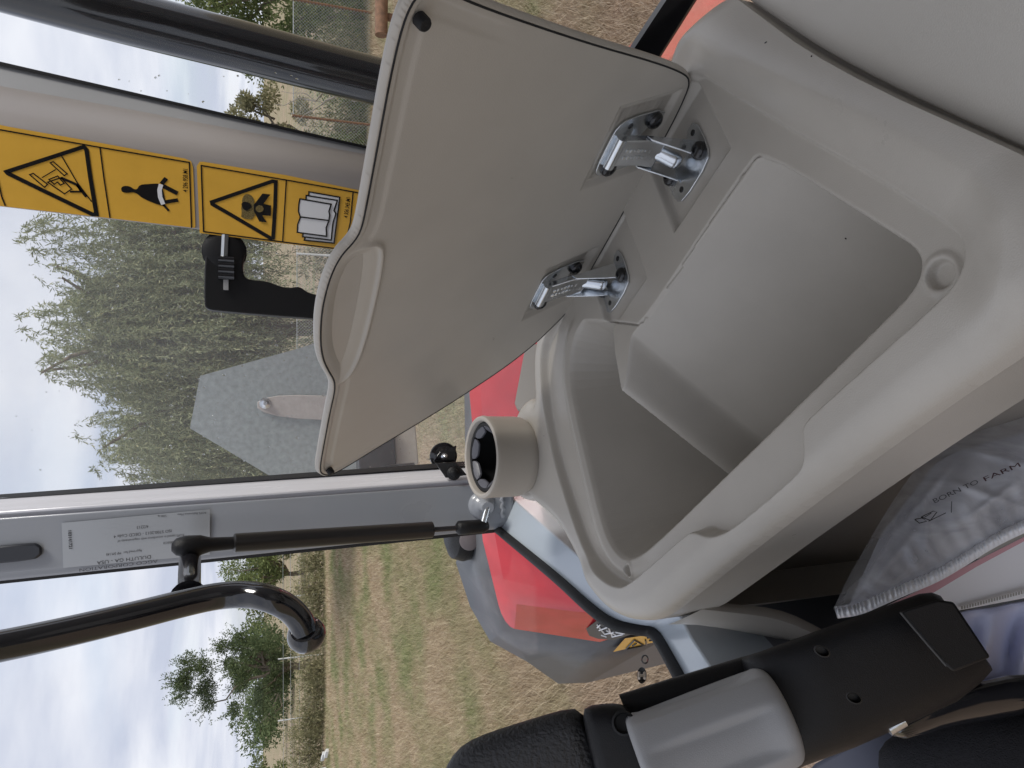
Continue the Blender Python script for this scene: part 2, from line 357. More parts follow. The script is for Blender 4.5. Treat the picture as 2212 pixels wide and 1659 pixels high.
def trunk_and_limbs(root, base, top, r, tips, name='trunk'):
    mb = MB(); p = limb_path(base, top, 6, .08); mb.tube(p, [r * (1.25 - .6 * i / 6) for i in range(7)], 9)
    mb.build('trunk', BARK, root, 60)
    mb = MB()
    for q in tips:
        a = p[rng.integers(3, 7)]; pp = limb_path(a, q, 5, .25); mb.tube(pp, [r * .5 * (1 - .8 * i / 5) + .006 for i in range(6)], 6)
    mb.build('limbs', BARK, root, 60)
def willow(x, y, h, w, label, n=1500, group=None):
    root = thing('willow_tree', (x, y, 0), label, 'tree', group)
    ns = n; nd = 9; ang = rng.uniform(0, 2 * math.pi, nd); dr_ = w * np.r_[0, rng.uniform(.35, .75, nd - 1)]; hf = np.r_[1., rng.uniform(.62, .97, nd - 1)]; wf = rng.uniform(.36, .56, nd) * w
    k_ = rng.integers(0, nd, ns); th = rng.uniform(0, 2 * math.pi, ns); r = wf[k_] * np.sqrt(rng.uniform(0, 1, ns))
    dome = h * hf[k_] * (1 - .30 * (r / wf[k_]) ** 2) * rng.uniform(.55, 1.0, ns) ** .8
    S = np.stack([x + dr_[k_] * np.cos(ang[k_]) + r * np.cos(th), y + .7 * dr_[k_] * np.sin(ang[k_]) + .8 * r * np.sin(th), dome], 1)
    tips = S[rng.choice(ns, 26)]; trunk_and_limbs(root, (x, y, -.1), (x + .2, y, h * .45), .22, tips)
    out = []
    K = 58; tt = np.linspace(0, 1, K)
    for i in range(ns):
        Ls = rng.uniform(.7, 2.7) * h / 8; od = np.array([math.cos(th[i]), math.sin(th[i]), 0]) * rng.uniform(.05, .5)
        if rng.random() < .25: dr = od * .8 + V(0, 0, .5)
        else: dr = od
        p = S[i] + np.outer(tt * Ls, dr) + np.outer(tt ** 1.4 * Ls, [0, 0, -.85]) + np.cumsum(rng.normal(size=(K, 3)) * .012, 0)
        g = np.gradient(p, axis=0); g /= np.linalg.norm(g, axis=1, keepdims=True)
        D = g * .8 + rng.normal(size=(K, 3)) * .45
        out.append(leaves_at(p, D, rng.uniform(.09, .18, K), rng.uniform(.022, .034, K)))
    crown_obj('crown', np.vstack(out), WILLOW, root); return root
def clump_tree(x, y, h, rx, label, m=None, n=42, per=420, leaf=(.10, .05), z0=.35, name='tree', group=None, spiky=0.):
    root = thing(name, (x, y, 0), label, 'tree', group); m = m or ELM
    C = []
    while len(C) < n:
        q = rng.uniform(-1, 1, 3)
        if (q ** 2).sum() < 1: C.append(q)
    C = np.array(C); C = np.stack([x + C[:, 0] * rx, y + C[:, 1] * rx * .8, h * (z0 + (1 - z0) * (.5 + .5 * C[:, 2]) * (1 - .25 * C[:, 0] ** 2))], 1)
    trunk_and_limbs(root, (x, y, -.1), (x, y, h * max(.3, z0)), .025 * h + .03, C[:14])
    out = []
    for c in C:
        R = rx * rng.uniform(.16, .34); q = rng.normal(size=(per, 3)); q /= np.linalg.norm(q, axis=1, keepdims=True); rr = R * rng.uniform(.15, 1., (per, 1)) ** .6
        p = c + q * rr * V(1, 1, .75)
        out.append(leaves_at(p, q + rng.normal(size=(per, 3)) * .8, rng.uniform(.7, 1.4, per) * leaf[0], rng.uniform(.7, 1.3, per) * leaf[1]))
        if spiky:
            for k in range(7):
                d = nrm(rng.normal(size=3) + V(0, 0, .5) + (c - V(x, y, h * .5)) * .6); L = spiky * rng.uniform(.6, 1.3); K = 34
                p = c + np.outer(np.linspace(0, L, K), d) + rng.normal(size=(K, 3)) * .03
                out.append(leaves_at(p, rng.normal(size=(K, 3)) + d, leaf[0] * .9, leaf[1]))
    crown_obj('crown', np.vstack(out), m, root); return root
def bush(x, y, h, w, label, m, n=1500, leaf=(.10, .03), group='scrub along the field edge', name='scrub_bush'):
    root = thing(name, (x, y, 0), label, 'bush', group)
    mb = MB()
    for k in range(9):
        a = rng.uniform(0, 6.28); mb.tube(limb_path((x, y, -.05), (x + math.cos(a) * w * .5, y + math.sin(a) * w * .4, h * rng.uniform(.5, .9)), 4, .2), [.018, .014, .01, .007, .004], 5)
    mb.build('stems', BARK, root)
    q = rng.normal(size=(n, 3)); q /= np.linalg.norm(q, axis=1, keepdims=True); q *= rng.uniform(.1, 1, (n, 1)) ** .5; q[:, 2] = np.abs(q[:, 2])
    lum = 1 + .25 * np.sin(q[:, 0] * 9 + x) * np.cos(q[:, 1] * 7 + y)
    p = V(x, y, 0) + q * V(w, w * .7, h) * lum[:, None]
    crown_obj('foliage', leaves_at(p, rng.normal(size=(n, 3)) + V(0, 0, .9), rng.uniform(.6, 1.5, n) * leaf[0], leaf[1]), m, root); return root

# ------------------------------------------------------------------ tractor body outside the windows
def d8(zx, zy): return (658.3 + .3968 * zx, 1000.7 + .3968 * zy)
fender = thing('rear_fender', tuple(onz(*d8(1110, 890), 2.4 - .66)), 'glossy red tractor fender with grey plastic flare outside the door glass', 'fender')
def fz(zx, zy, z): return onz(*d8(zx, zy), 2.4 + z)
g1, g1b, g2, g3, g4, g5, g6, g7 = [fz(*q) for q in ((880, 390, -.60), (822, 540, -.60), (900, 780, -.62), (1010, 970, -.65), (1210, 1080, -.76), (1380, 1200, -.93), (1540, 1195, -1.03), (1950, 960, -1.10))]
r1, r2, r3, r4, r5 = [fz(*q) for q in ((995, 420, -.60), (1040, 600, -.605), (1110, 890, -.65), (1630, 970, -.93), (1880, 890, -1.02))]
c1, c2, c3 = [fz(*q) for q in ((1050, 330, -.61), (1130, 700, -.635), (1560, 790, -.79))]
cn_ = np.cross(c2 - c1, c3 - c1); b1, b2 = onpl(*d8(1400, 260), c1, cn_), onpl(*d8(1800, 640), c1, cn_)
# rearward the arch runs on behind the quarter window and drops away on the far side
g0 = onz(1003, 851, 2.4 - .60); r0 = onz(1024, 851, 2.4 - .60); c0 = onz(1048, 851, 2.4 - .62); b0 = c0 + (b1 - c1)
def shift(q, dx, dz): return q + V(dx, 0, dz)
ga, ra, ca, ba = [shift(q, .45, -.06) for q in (g0, r0, c0, b0)]
gb, rb, cb, bb = V(.80, 2.25, 1.58), V(.80, 2.10, 1.58), V(.82, 1.98, 1.56), V(.76, 1.44, 1.45)
gc, rc, cc, bc = V(1.25, 2.25, 1.10), V(1.25, 2.10, 1.10), V(1.25, 1.98, 1.08), V(1.25, 1.44, 1.0)
L = [(gc, gb, ga, g0, g1, g1b, g2, g3)]
mb = MB(); mb.v = [tuple(q) for q in (gc, gb, ga, g0, g1, g1b, g2, g3, g4, g5, g6, g7, rc, rb, ra, r0, r1, r2, r3, r4, r5)]; mb.n = len(mb.v)
mb.f = [(0, 1, 13, 12), (1, 2, 14, 13), (2, 3, 15, 14), (3, 4, 16, 15), (4, 5, 17, 16), (5, 6, 18, 17), (6, 7, 18), (7, 8, 18), (8, 9, 19, 18), (9, 10, 19), (10, 11, 20, 19)]
fl = mb.build('flare', FGREY, fender, 25)
m_ = fl.modifiers.new('thick', 'SOLIDIFY'); m_.thickness = .015; m_.offset = -1
mb = MB(); names = (rc, rb, ra, r0, r1, r2, r3, r4, r5, cc, cb, ca, c0, c1, c2, c3, bc, bb, ba, b0, b1, b2)
mb.v = [tuple(q + V(0, 0, .014)) for q in names]; mb.n = len(mb.v)
mb.f = [(0, 1, 10, 9), (1, 2, 11, 10), (2, 3, 12, 11), (3, 4, 13, 12), (4, 5, 14, 13), (5, 6, 14), (6, 7, 15, 14), (7, 8, 15), (9, 10, 17, 16), (10, 11, 18, 17), (11, 12, 19, 18), (12, 13, 20, 19), (13, 14, 15, 20), (15, 8, 21, 20)]
sk = mb.build('skin', RED, fender, 20, bevel=.03, seg=4)
# reach of the fender under the tip towards the ground (hidden side of the arch)
mb = MB(); mb.poly([g7, g6, g6 + V(.1, -.1, -.6), g7 + V(.1, -.1, -.6)]); mb.build('mud_panel', FGREY, fender)
# dark decal with a white line drawing, and a yellow warning decal on the flare
def quad_on(pts, lift, name, m, parent): mb = MB(); mb.poly([onpl(u, v, P0, N0) + N0 * lift for u, v in pts]); return mb.build(name, m, parent)
P0 = (c3 + r4 + c2) / 3; N0 = nrm(np.cross(r4 - c2, c3 - c2)); N0 = N0 if N0 @ (CAM - P0) > 0 else -N0
DECD = mat('dark_decal', (.045, .045, .05), .4, var=.1)
dec = quad_on([d8(1508, 900), d8(1600, 830), d8(1700, 868), d8(1790, 905), d8(1690, 938), d8(1600, 932)], .012, 'dark_decal', DECD, fender)
mb = MB()
for a, b in (((1600, 850), (1640, 900)), ((1640, 900), (1690, 890)), ((1610, 880), (1660, 860)), ((1660, 860), (1680, 910)), ((1680, 915), (1740, 900)), ((1700, 890), (1750, 895)), ((1620, 905), (1650, 915)), ((1600, 865), (1615, 850)), ((1650, 880), (1700, 905))):
    q = [onpl(*d8(*a), P0, N0) + N0 * .015, onpl(*d8(*b), P0, N0) + N0 * .015]; mb.tube(q, .0022, 5)
mb.build('line_drawing', WHT, fender)
P0 = (r4 + g6 + g7) / 3; N0 = nrm(np.cross(g6 - r4, g7 - r4)); N0 = N0 if N0 @ (CAM - P0) > 0 else -N0
quad_on([d8(1675, 1005), d8(1740, 930), d8(1905, 905), d8(1945, 920), d8(1925, 945)], .012, 'yellow_decal', YEL, fender)
mb = MB()
for a, b in (((1745, 985), (1790, 935)), ((1790, 935), (1840, 965)), ((1840, 965), (1745, 985)), ((1780, 968), (1800, 955)), ((1858, 925), (1910, 915)), ((1870, 940), (1920, 930)), ((1850, 935), (1855, 962))):
    mb.tube([onpl(*d8(*a), P0, N0) + N0 * .014, onpl(*d8(*b), P0, N0) + N0 * .014], .0025, 5)
mb.build('decal_print', INK, fender)

# ------------------------------------------------------------------ unseen blockers shaping the cab light, and the floor
mb = MB(); mb.box((.66, -.30, 3.05), (.52, 0, 0), (0, .90, 0), (0, 0, .05)); o = mb.build('unseen_shade_roof', ROOFM, None, 40, bevel=.03); tag(o, kind='structure')  # roof slab cut short and shifted to shape light on the console
mb = MB(); mb.box((1.18, .2, 2.08), (.03, 0, 0), (0, 1.1, 0), (0, 0, .92)); mb.box((.52, -.85, 2.08), (.63, 0, 0), (0, .03, 0), (0, 0, .90)); o = mb.build('unseen_shade_wall', ROOFM, None); tag(o, kind='structure')  # opaque walls added out of view to block sun and front light
mb = MB(); mb.box((.30, .1, 1.18), (.86, 0, 0), (0, 1.2, 0), (0, 0, .03)); o = mb.build('cab_floor', FLOORM, None); tag(o, kind='structure')

# ================================================================== CAB FRAME, WINDOWS
YW = 1.34                                   # plane of the quarter and rear windows
# --- grey door post (left of the quarter window)
post = thing('door_post', tuple(ony(1060, 1090, YW) - V(0, 0, .05)), 'grey painted cab post carrying the silver certification label', 'cab post')
# section: (image-top edge -> image-bottom edge) at two heights; flange, face, return
def post_pts(u, vs_): return [(u, v) for v in vs_]
def two(u0, v0, u1, v1, dy):                # line in the window plane offset towards the cab by dy
    return ony(u0, v0, YW - dy), ony(u1, v1, YW - dy)
lines = [two(-60, 1081, 1110, 998, .0), two(-60, 1079, 1110, 1002, .030), two(-60, 1112, 1110, 1030, .066), two(-60, 1119, 1110, 1037, .072), two(-60, 1252, 1110, 1134, .075), two(-60, 1261, 1110, 1139, .068), two(-60, 1264, 1110, 1142, .0)]
def dense(lines, k=2):
    rings = []
    for i in range(k): rings.append([a + (b - a) * i / (k - 1) for a, b in lines])
    return rings
mb = MB(); mb.loft(dense(lines[3:], 2)); mb.build('post_body', PILG, post, 30, bevel=.006, seg=3)
FLAN = mat('sky_bright_flange', (.60, .60, .63), .26, metal=.1, bump=.05, bscale=120, var=.05, stretch=(14, 14, 1))  # grey flange painted pale in place of the sky it reflects
mb = MB(); mb.loft(dense([lines[0], lines[1], lines[2], (lines[3][0] + V(-.006, .012, 0), lines[3][1] + V(-.006, .012, 0)), (lines[3][0] + V(-.006, .07, 0), lines[3][1] + V(-.006, .07, 0))], 2)); mb.build('flange', FLAN, post, 30, bevel=.003)
mb = MB()
mb.loft([[q + V(0, .0, 0) for q in (ony(u, 1081 - (u + 60) * .0709 - 9, YW - .012), ony(u, 1081 - (u + 60) * .0709 + 1, YW - .034), ony(u, 1081 - (u + 60) * .0709 + 3, YW - .028), ony(u, 1081 - (u + 60) * .0709 - 3, YW + .012))] for u in (-60, 500, 1110)])
mb.build('window_seal', BLACKR, post, 40)
mb = MB()
mb.loft([[ony(u, 1261 - (u + 60) * .104 - 2, YW - .064), ony(u, 1261 - (u + 60) * .104 + 7, YW - .06), ony(u, 1261 - (u + 60) * .104 + 7, YW + .01), ony(u, 1261 - (u + 60) * .104 - 2, YW + .01)] for u in (-60, 300, 700, 1075)])
mb.build('door_seal', BLACKR, post, 40)
# oval slot near the top and the welded strut boss low down
mb = MB(); pl = [ony(u, v, YW - .0755) for u, v in ((-60, 1185), (40, 1174), (80, 1172), (92, 1180), (92, 1196), (80, 1206), (40, 1212), (-60, 1222))]; mb.prism(pl, (0, -.006, 0)); mb.build('slot_shade', mat('slot_dark', (.022, .024, .03), .3), post, 40, bevel=.003)  # raised dark plate standing in for the shaded slot recess
bo = ony(1040, 1090, YW - .072)
mb = MB(); mb.lathe(bo, (0, -1, 0), [(.026, -.004), (.026, .004), (.021, .009), (.014, .013), (.011, .022), (.011, .04)], 20); mb.build('strut_boss', PILG, post, 50)
weld = MB(); wp = [ony(1085, 1060 + 5 * k, YW - .075) + V(0, 0, .002 * math.sin(k * 2.1)) for k in range(13)]
weld.tube(wp, [.0038 + .0008 * math.sin(k * 1.9) for k in range(13)], 8); weld.build('weld_bead', PILG, post, 60)

# --- door sill running towards the cab front, with its black seal
P1 = ony(1066, 1128, YW - .03); DN = nrm(np.cross(V(-.121, -1, 0), (0, 0, 1))); DN = DN if DN @ (CAM - P1) > 0 else -DN   # vertical door plane
def ond(u, v, off=0.): return onpl(u, v, P1 + DN * off, DN)
sill = thing('door_sill', tuple(P1 - V(0, 0, .2)), 'pale blue grey painted sill below the door glass beside the console', 'cab sill')
seal_uv = [(1066, 1128), (1110, 1164), (1165, 1208), (1222, 1255), (1277, 1306), (1325, 1342), (1372, 1352), (1416, 1356), (1440, 1392), (1476, 1457), (1500, 1500), (1540, 1570)]
seal = chaikin(np.array([ond(u, v) for u, v in seal_uv]), 2, False)
inner_uv = [(1090, 1062), (1130, 1098), (1190, 1150), (1255, 1207), (1320, 1262), (1400, 1300), (1440, 1310), (1470, 1330), (1490, 1375), (1535, 1440), (1560, 1490), (1600, 1560)]
inner = chaikin(np.array([ond(u, v, .05) for u, v in inner_uv]), 2, False)
mb = MB(); n_ = len(seal)
mb.loft([[seal[i] + V(0, 0, .0), inner[i], inner[i] + DN * .004 - V(0, 0, .10), seal[i] - DN * .02 - V(0, 0, .12)] for i in range(n_)]); mb.build('sill_beam', SILLM, sill, 35, bevel=.004)
mb = MB(); mb.tube([q - DN * .004 + V(0, 0, .004) for q in seal], .008, 10); mb.build('seal', BLACKR, sill, 60)
# dark inner valance between the sill and the console
mb = MB(); mb.loft([[inner[i] + DN * .001 - V(0, 0, .08), inner[i] + DN * .010 - V(0, 0, .11), inner[i] + DN * .010 - V(0, 0, .4), inner[i] - DN * .01 - V(0, 0, .4)] for i in range(n_)]); mb.build('valance', mat('dark_grey_valance', (.12, .125, .14), .45, var=.05), sill, 40)

# --- door: black tube frame, glass, gas strut
door = thing('cab_door', tuple(ond(680, 1350)), 'frameless glass cab door with a bent glossy black tube handle', 'door')
tube_uv = [(-60, 1408), (60, 1384), (180, 1357), (300, 1328), (400, 1302), (470, 1287), (530, 1283), (580, 1291), (622, 1311), (648, 1337), (660, 1366)]
tp = chaikin(np.array([ond(u, v, .03 if i < 8 else .03 - .018 * (i - 7)) for i, (u, v) in enumerate(tube_uv)]), 3, False)
mb = MB(); mb.tube(tp, .0172, 28); mb.build('tube_handle', BLACKG, door, 60)
cc_ = ond(663, 1374, -.03); ax = nrm(nrm(tp[-1] - tp[-4]) * .55 + nrm(tp[-1] - CAM) * .75)
mb = MB(); mb.lathe(tp[-1] - ax * .004, ax, [(.018, -.004), (.022, 0), (.0235, .003), (.0245, .006), (.0255, .010), (.0245, .014), (.0235, .018)], 32); mb.build('collar', BLACKG, door, 40)
st0 = ond(407, 1290, .025); st1 = ond(411, 1196, .030)
mb = MB(); mb.tube([st0, st0 + (st1 - st0) * .12, st0 + (st1 - st0) * .3, st1], [.023, .0165, .0150, .0150], 20); mb.build('strut_stub', BLACKG, door, 60)
gl_uv = [(-80, 1262), (400, 1213), (1064, 1132)] + seal_uv[1:10] + [(1476, 1720), (-80, 1720)]
mb = MB(); mb.poly([ond(u, v, .0) for u, v in gl_uv]); mb.build('glass_pane', GLASSC, door)
# round maker's mark and approval code printed on the glass corner
mk = [ond(*d8(1835 + 26 * math.cos(a), 1155 + 45 * math.sin(a)), .003) for a in np.linspace(0, 2 * math.pi, 24, endpoint=False)]
mb = MB(); mb.poly(mk); mark = mb.build('maker_mark', INK, door)
CLRM = mat('clear_print', (.55, .47, .38), .4)
mb = MB()
for a, b in (((1820, 1140), (1820, 1172)), ((1850, 1140), (1850, 1172)), ((1820, 1156), (1850, 1156))):
    mb.tube([ond(*d8(*a), .006), ond(*d8(*b), .006)], .0016, 5)
mb.build('mark_letter', CLRM, mark)
mb = MB(); mb.tube([ond(*d8(1852 + 17 * math.cos(a), 1068 + 22 * math.sin(a)), .003) for a in np.linspace(0, 2 * math.pi, 18)], .0009, 5); mb.build('approval_ring', INK, door)

strut = thing('gas_strut', tuple(ond(1070, 1135, .03)), 'black gas strut linking the door tube to the grey post', 'gas strut')
s0 = ond(400, 1180, .05); s1 = ony(1040, 1137, YW - .11)
sdir = nrm(s1 - s0); sl_ = np.linalg.norm(s1 - s0); k0 = s0 + sdir * .10
mb = MB(); mb.tube([s0 + sdir * sl_ * .135, s0 + sdir * sl_ * .14, s0 + sdir * sl_ * .80, s0 + sdir * sl_ * .805], [.010, .0142, .0142, .010], 22); mb.build('cylinder', mat('strut_black', (.013, .012, .012), .28, spec=.5), strut, 40)
mb = MB(); mb.tube([s0 + sdir * sl_ * .70, s0 + sdir * sl_ * 1.0], .0045, 12); mb.build('rod', mat('strut_rod', (.05, .05, .055), .2, metal=.6), strut, 60)
mb = MB(); mb.tube([s0 - sdir * .018, s0 - sdir * .012, s0 + sdir * .0, s0 + sdir * .02, s0 + sdir * .035, s0 + sdir * sl_ * .138], [.006, .0125, .0155, .015, .0105, .0095], 16); mb.build('end_fitting', BLACKP, strut, 50)
mb = MB(); mb.tube([s1 - sdir * .05, s1 - sdir * .045, s1 + sdir * .002, s1 + sdir * .012], [.007, .0125, .0125, .008], 16); mb.build('end_fitting', BLACKP, strut, 50)
mb = MB(); mb.tube([s1 + V(0, -.004, 0), bo + V(0, -.035, 0)], .006, 10); mb.build('ball_stud', STEEL, strut, 60)

# black tail lamp pod on the fender seen under the strut
pod = thing('lamp_pod', tuple(onz(*d8(810, 470), 2.4 - .52)), 'rounded black pod on the fender behind the gas strut', 'lamp')
pc = onz(*d8(800, 395), 2.4 - .55)
mb = MB(); mb.lathe(pc + V(0, 0, -.07), (.05, -.1, 1), [(.05, 0), (.075, .01), (.08, .04), (.07, .07), (.04, .085)], 24); mb.build('pod_shell', BLACKP, pod, 40)
mb = MB(); mb.lathe(pc + V(0, -.075, -.035), (0, -1, .3), [(.03, 0), (.03, .008), (.024, .012)], 20); mb.build('lens', mat('smoked_lens', (.12, .10, .10), .45), pod, 40)

# --- taupe post with the yellow stickers (right of the quarter window)
YT = 1.30
pil = thing('rear_post', tuple(ony(900, 420, YT) - V(0, 0, .1)), 'taupe cab post behind the open lid with yellow warning stickers', 'cab post')
def tl(v0, v1, y): return ony(-60, v0, y), ony(900, v1, y)     # same edge at u=-60 and u=900
sec = [tl(438, 551, YT + .07), tl(439, 550, YT + .0), tl(436, 547, YT - .006), tl(272, 409, YT - .006), tl(250, 396, YT - .001), tl(228, 384, YT + .010), tl(205, 372, YT + .030), tl(186, 360, YT + .055), tl(172, 352, YT + .075), tl(172, 352, YT + .10), tl(400, 530, YT + .11)]
mb = MB(); mb.loft(dense(sec, 2)); mb.build('post_body', PILT, pil, 42)
FLT = mat('grey_post_flange', (.34, .345, .35), .42, bump=.1, bscale=500, var=.03)
sec2 = [tl(178, 355, YT + .070), tl(126, 345, YT + .085), tl(126, 345, YT + .105), tl(178, 355, YT + .105)]
mb = MB(); mb.loft(dense(sec2, 2)); mb.build('flange', FLT, pil, 30, bevel=.002)
mb = MB(); mb.loft(dense([tl(127, 346, YT + .08), tl(119, 340, YT + .08), tl(119, 340, YT + .11), tl(127, 346, YT + .11)], 2)); mb.build('window_seal', BLACKR, pil, 40)

# --- quarter window: pane, hinge, latch handle with rod, raindrops
qw = thing('quarter_window', tuple(ony(900, 900, YW + .02)), 'rain spotted quarter window between the two cab posts', 'window')
mb = MB(); YG = YW + .03
pane_uv = [(-90, 430), (-90, 1100), (1130, 1000), (1180, 800), (1180, 380), (920, 420)]
pq = [ony(u, v, YG) for u, v in pane_uv]; mb.prism(pq, (0, .005, 0)); mb.build('pane', GLASSD, qw)
# drops
WATER = bpy.data.materials.new('rain_water'); WATER.use_nodes = True
wb = WATER.node_tree.nodes['Principled BSDF']; wb.inputs['Roughness'].default_value = .02; wb.inputs['IOR'].default_value = 1.33; wb.inputs['Transmission Weight'].default_value = 1.
dv_, df_ = [], []
def drop(c, r):
    n0 = len(dv_); st = rng.uniform(1., 1.5)
    for j, (rr, hh) in enumerate(((1, 0), (.92, .28), (.6, .46))):
        for k in range(8):
            a = 2 * math.pi * k / 8; dv_.append(c + V(r * rr * math.cos(a), -r * hh, r * st * rr * math.sin(a)))
    dv_.append(c + V(0, -r * .5, 0))
    for j in range(2):
        for k in range(8): df_.append((n0 + j * 8 + k, n0 + j * 8 + (k + 1) % 8, n0 + j * 8 + 8 + (k + 1) % 8, n0 + j * 8 + 8 + k))
    for k in range(8): df_.append((n0 + 16 + k, n0 + 16 + (k + 1) % 8, n0 + 24, n0 + 24))
for k in range(900):
    u, v = rng.uniform(0, 1000), rng.uniform(470, 1060)
    if u > 350 and rng.random() < .1: continue
    if u < 350 and rng.random() < .92: continue
    drop(ony(u, v, YG - .0005), math.exp(rng.normal(-6.9, .38)))
for k in range(26): drop(ony(rng.uniform(0, 650), rng.uniform(150, 300), YG + .1), math.exp(rng.normal(-6.5, .4)))
me = bpy.data.meshes.new('raindrops'); og = np.array(world_loc(qw)); me.from_pydata([tuple(q - og) for q in dv_], [], [f if f[2] != f[3] else f[:3] for f in df_]); me.update()
o = finish(bpy.data.objects.new('raindrops', me), WATER, qw, 60); o['kind'] = 'stuff'
# hinge on the grey post
hc = ony(957, 985, YG - .03)
hg = MB(); hg.lathe(ony(957, 985, YG - .008), (0, -1, 0), [(.027, 0), (.027, .006), (.022, .009), (.020, .010), (.010, .011)], 28); h_ = hg.build('glass_hinge', BLACKG, qw, 40)
mb = MB(); mb.lathe(ony(958, 985, YG - .02), (0, -1, 0), [(.0065, 0), (.0065, .008), (.004, .009), (.004, .014), (.002, .016)], 12); mb.build('bolt', STEEL, h_, 30)
mb = MB()
a_ = [ony(u, v, YG - .016) for u, v in ((985, 962), (982, 1000), (966, 1012), (942, 1003), (935, 995), (950, 975))]; mb.prism(a_, (0, -.004, 0))
mb.build('hinge_leaf', BLACKG, h_, 30, bevel=.001)
mb = MB(); b_ = [ony(u, v, YW - .064) for u, v in ((940, 1000), (985, 998), (1008, 1026), (962, 1032))]; mb.prism(b_, (0, -.004, 0)); mb.build('mounting_plate', BLACKG, h_, 30, bevel=.001)
mb = MB(); mb.lathe(ony(980, 1022, YW - .068), (0, -1, .1), [(.013, 0), (.013, .003), (.009, .006), (.0085, .009), (.004, .012)], 18); mb.build('screw', BLACKP, h_, 40)
# latch handle: L-shaped grip with finger waves, roller and rod
YH = YG - .075
h_uv = [(443, 534), (458, 530), (462, 545), (505, 549), (508, 536), (521, 536), (526, 548), (524, 592), (536, 604), (566, 606), (585, 610), (604, 618), (624, 622), (648, 618), (664, 632), (700, 640), (760, 650), (790, 680), (760, 694), (680, 688), (560, 679), (480, 672), (446, 668), (440, 655)]
hp = chaikin([ony(u, v, YH) for u, v in h_uv], 2); mb = MB(); mb.prism(hp, (0, .034, 0)); lh = mb.build('latch_handle', BLACKP, qw, 40, bevel=.004, seg=3)
mb = MB(); mb.tube([ony(487, 508, YH + .0), ony(484, 575, YH - .002)], .006, 6); mb.build('rod', mat('zinc_rod', (.5, .52, .52), .3, metal=.8), lh, 30)
mb = MB(); rc_ = ony(485, 545, YH + .02); mb.lathe(rc_, (0, -1, 0), [(.036, 0), (.036, .006), (.030, .008), (.030, .012), (.034, .014), (.034, .018), (.024, .022)], 28); mb.build('roller', BLACKP, lh, 40)
mb = MB()
for k in range(4): mb.tube([ony(472, 560 + 12 * k, YH - .004), ony(506, 562 + 12 * k, YH - .004)], .0065, 10)
mb.build('thumb_ribs', BLACKG, lh, 50)
mb = MB(); mb.box(ony(488, 606, YH - .003), (.016, 0, 0), (0, .003, 0), (0, 0, .004)); mb.build('slot_tab', mat('tab_grey', (.3, .3, .3), .4), lh)

# --- rear window on the far right with its black bar and lower frame
rw = thing('rear_window', tuple(ony(1380, 60, YW + .1)), 'rear window glass right of the taupe post with black lower frame', 'window')
mb = MB(); mb.prism([ony(u, v, YG + .1) for u, v in ((-100, 165), (950, 365), (1420, 120), (1560, -90), (-100, -90))], (0, .005, 0)); mb.build('pane', GLASS, rw)
fr_ = [(1250, 290), (1366, 96), (1435, -8), (1500, -110)]; fr2 = [(1310, 320), (1428, 122), (1508, -4), (1570, -110)]
mb = MB(); mb.loft([[ony(*fr_[i], YG + .06), ony(*fr2[i], YG + .06), ony(*fr2[i], YG + .14), ony(*fr_[i], YG + .14)] for i in range(4)]); mb.build('lower_frame', BLACKG, rw, 40, bevel=.006)
mb = MB(); mb.loft([[ony(u - 2, v, YG + .055), ony(u + 7, v + 4, YG + .052), ony(u + 7, v + 4, YG + .06), ony(u - 2, v, YG + .06)] for u, v in fr_]); mb.build('edge_trim', PILG, rw, 40)
bar = thing('grab_bar', tuple(ony(820, 165, 1.62)), 'thick glossy black upright bar outside the rear window', 'bar')
mb = MB(); ctr = [ony(u, v, 1.62) for u, v in ((-120, -70), (100, -8), (300, 45), (500, 95), (768, 165), (1000, 222), (1250, 280))]
mb.tube(chaikin(np.array(ctr), 2, False), .052, 32); mb.build('bar_tube', BLACKG, bar, 60)

# --- galvanised octagonal plate on a bracket behind the quarter window
YS = 2.45
pt = thing('marker_plate', tuple(ony(900, 900, YS)), 'galvanised octagonal sign plate seen from behind through the quarter window', 'sign')
pl_uv = [(432, 812), (410, 925), (640, 1062), (760, 1055), (800, 950), (800, 780), (760, 716), (640, 754)]
mb = MB(); mb.prism([ony(u, v, YS) for u, v in pl_uv], (0, .004, 0)); mb.build('plate', GALV, pt)
mb = MB(); mb.prism(chaikin([ony(u, v, YS - .004) for u, v in ((556, 850), (556, 900), (790, 912), (790, 858))], 2), (0, -.006, 0)); bk = mb.build('bracket', mat('tan_grey_bracket', (.42, .385, .36), .5, var=.1, vscale=50), pt, 30, bevel=.002)
mb = MB(); mb.lathe(ony(573, 871, YS - .010), (0, -1, 0), [(.018, 0), (.018, .003), (.012, .004), (.012, .014), (.006, .016), (.006, .026)], 14); mb.build('bolt', STEEL, bk, 30)
lamp = thing('lamp_bracket', tuple(ony(880, 960, 2.2)), 'black and tan bracket block below the galvanised plate', 'bracket')
mb = MB(); mb.prism([ony(u, v, 2.2) for u, v in ((770, 930), (778, 1040), (860, 1040), (850, 925))], (0, .08, 0)); mb.build('black_block', mat('wet_black', (.02, .02, .022), .25), lamp, bevel=.004)
mb = MB(); mb.prism([ony(u, v, 2.22) for u, v in ((851, 915), (856, 1010), (905, 1003), (896, 900))], (0, .08, 0)); mb.build('tan_block', TANP, lamp, bevel=.004)
mb = MB(); mb.tube([ony(835, 1008, 2.18), ony(895, 1003, 2.18)], .006, 10); mb.build('pin', BLACKG, lamp, 40)

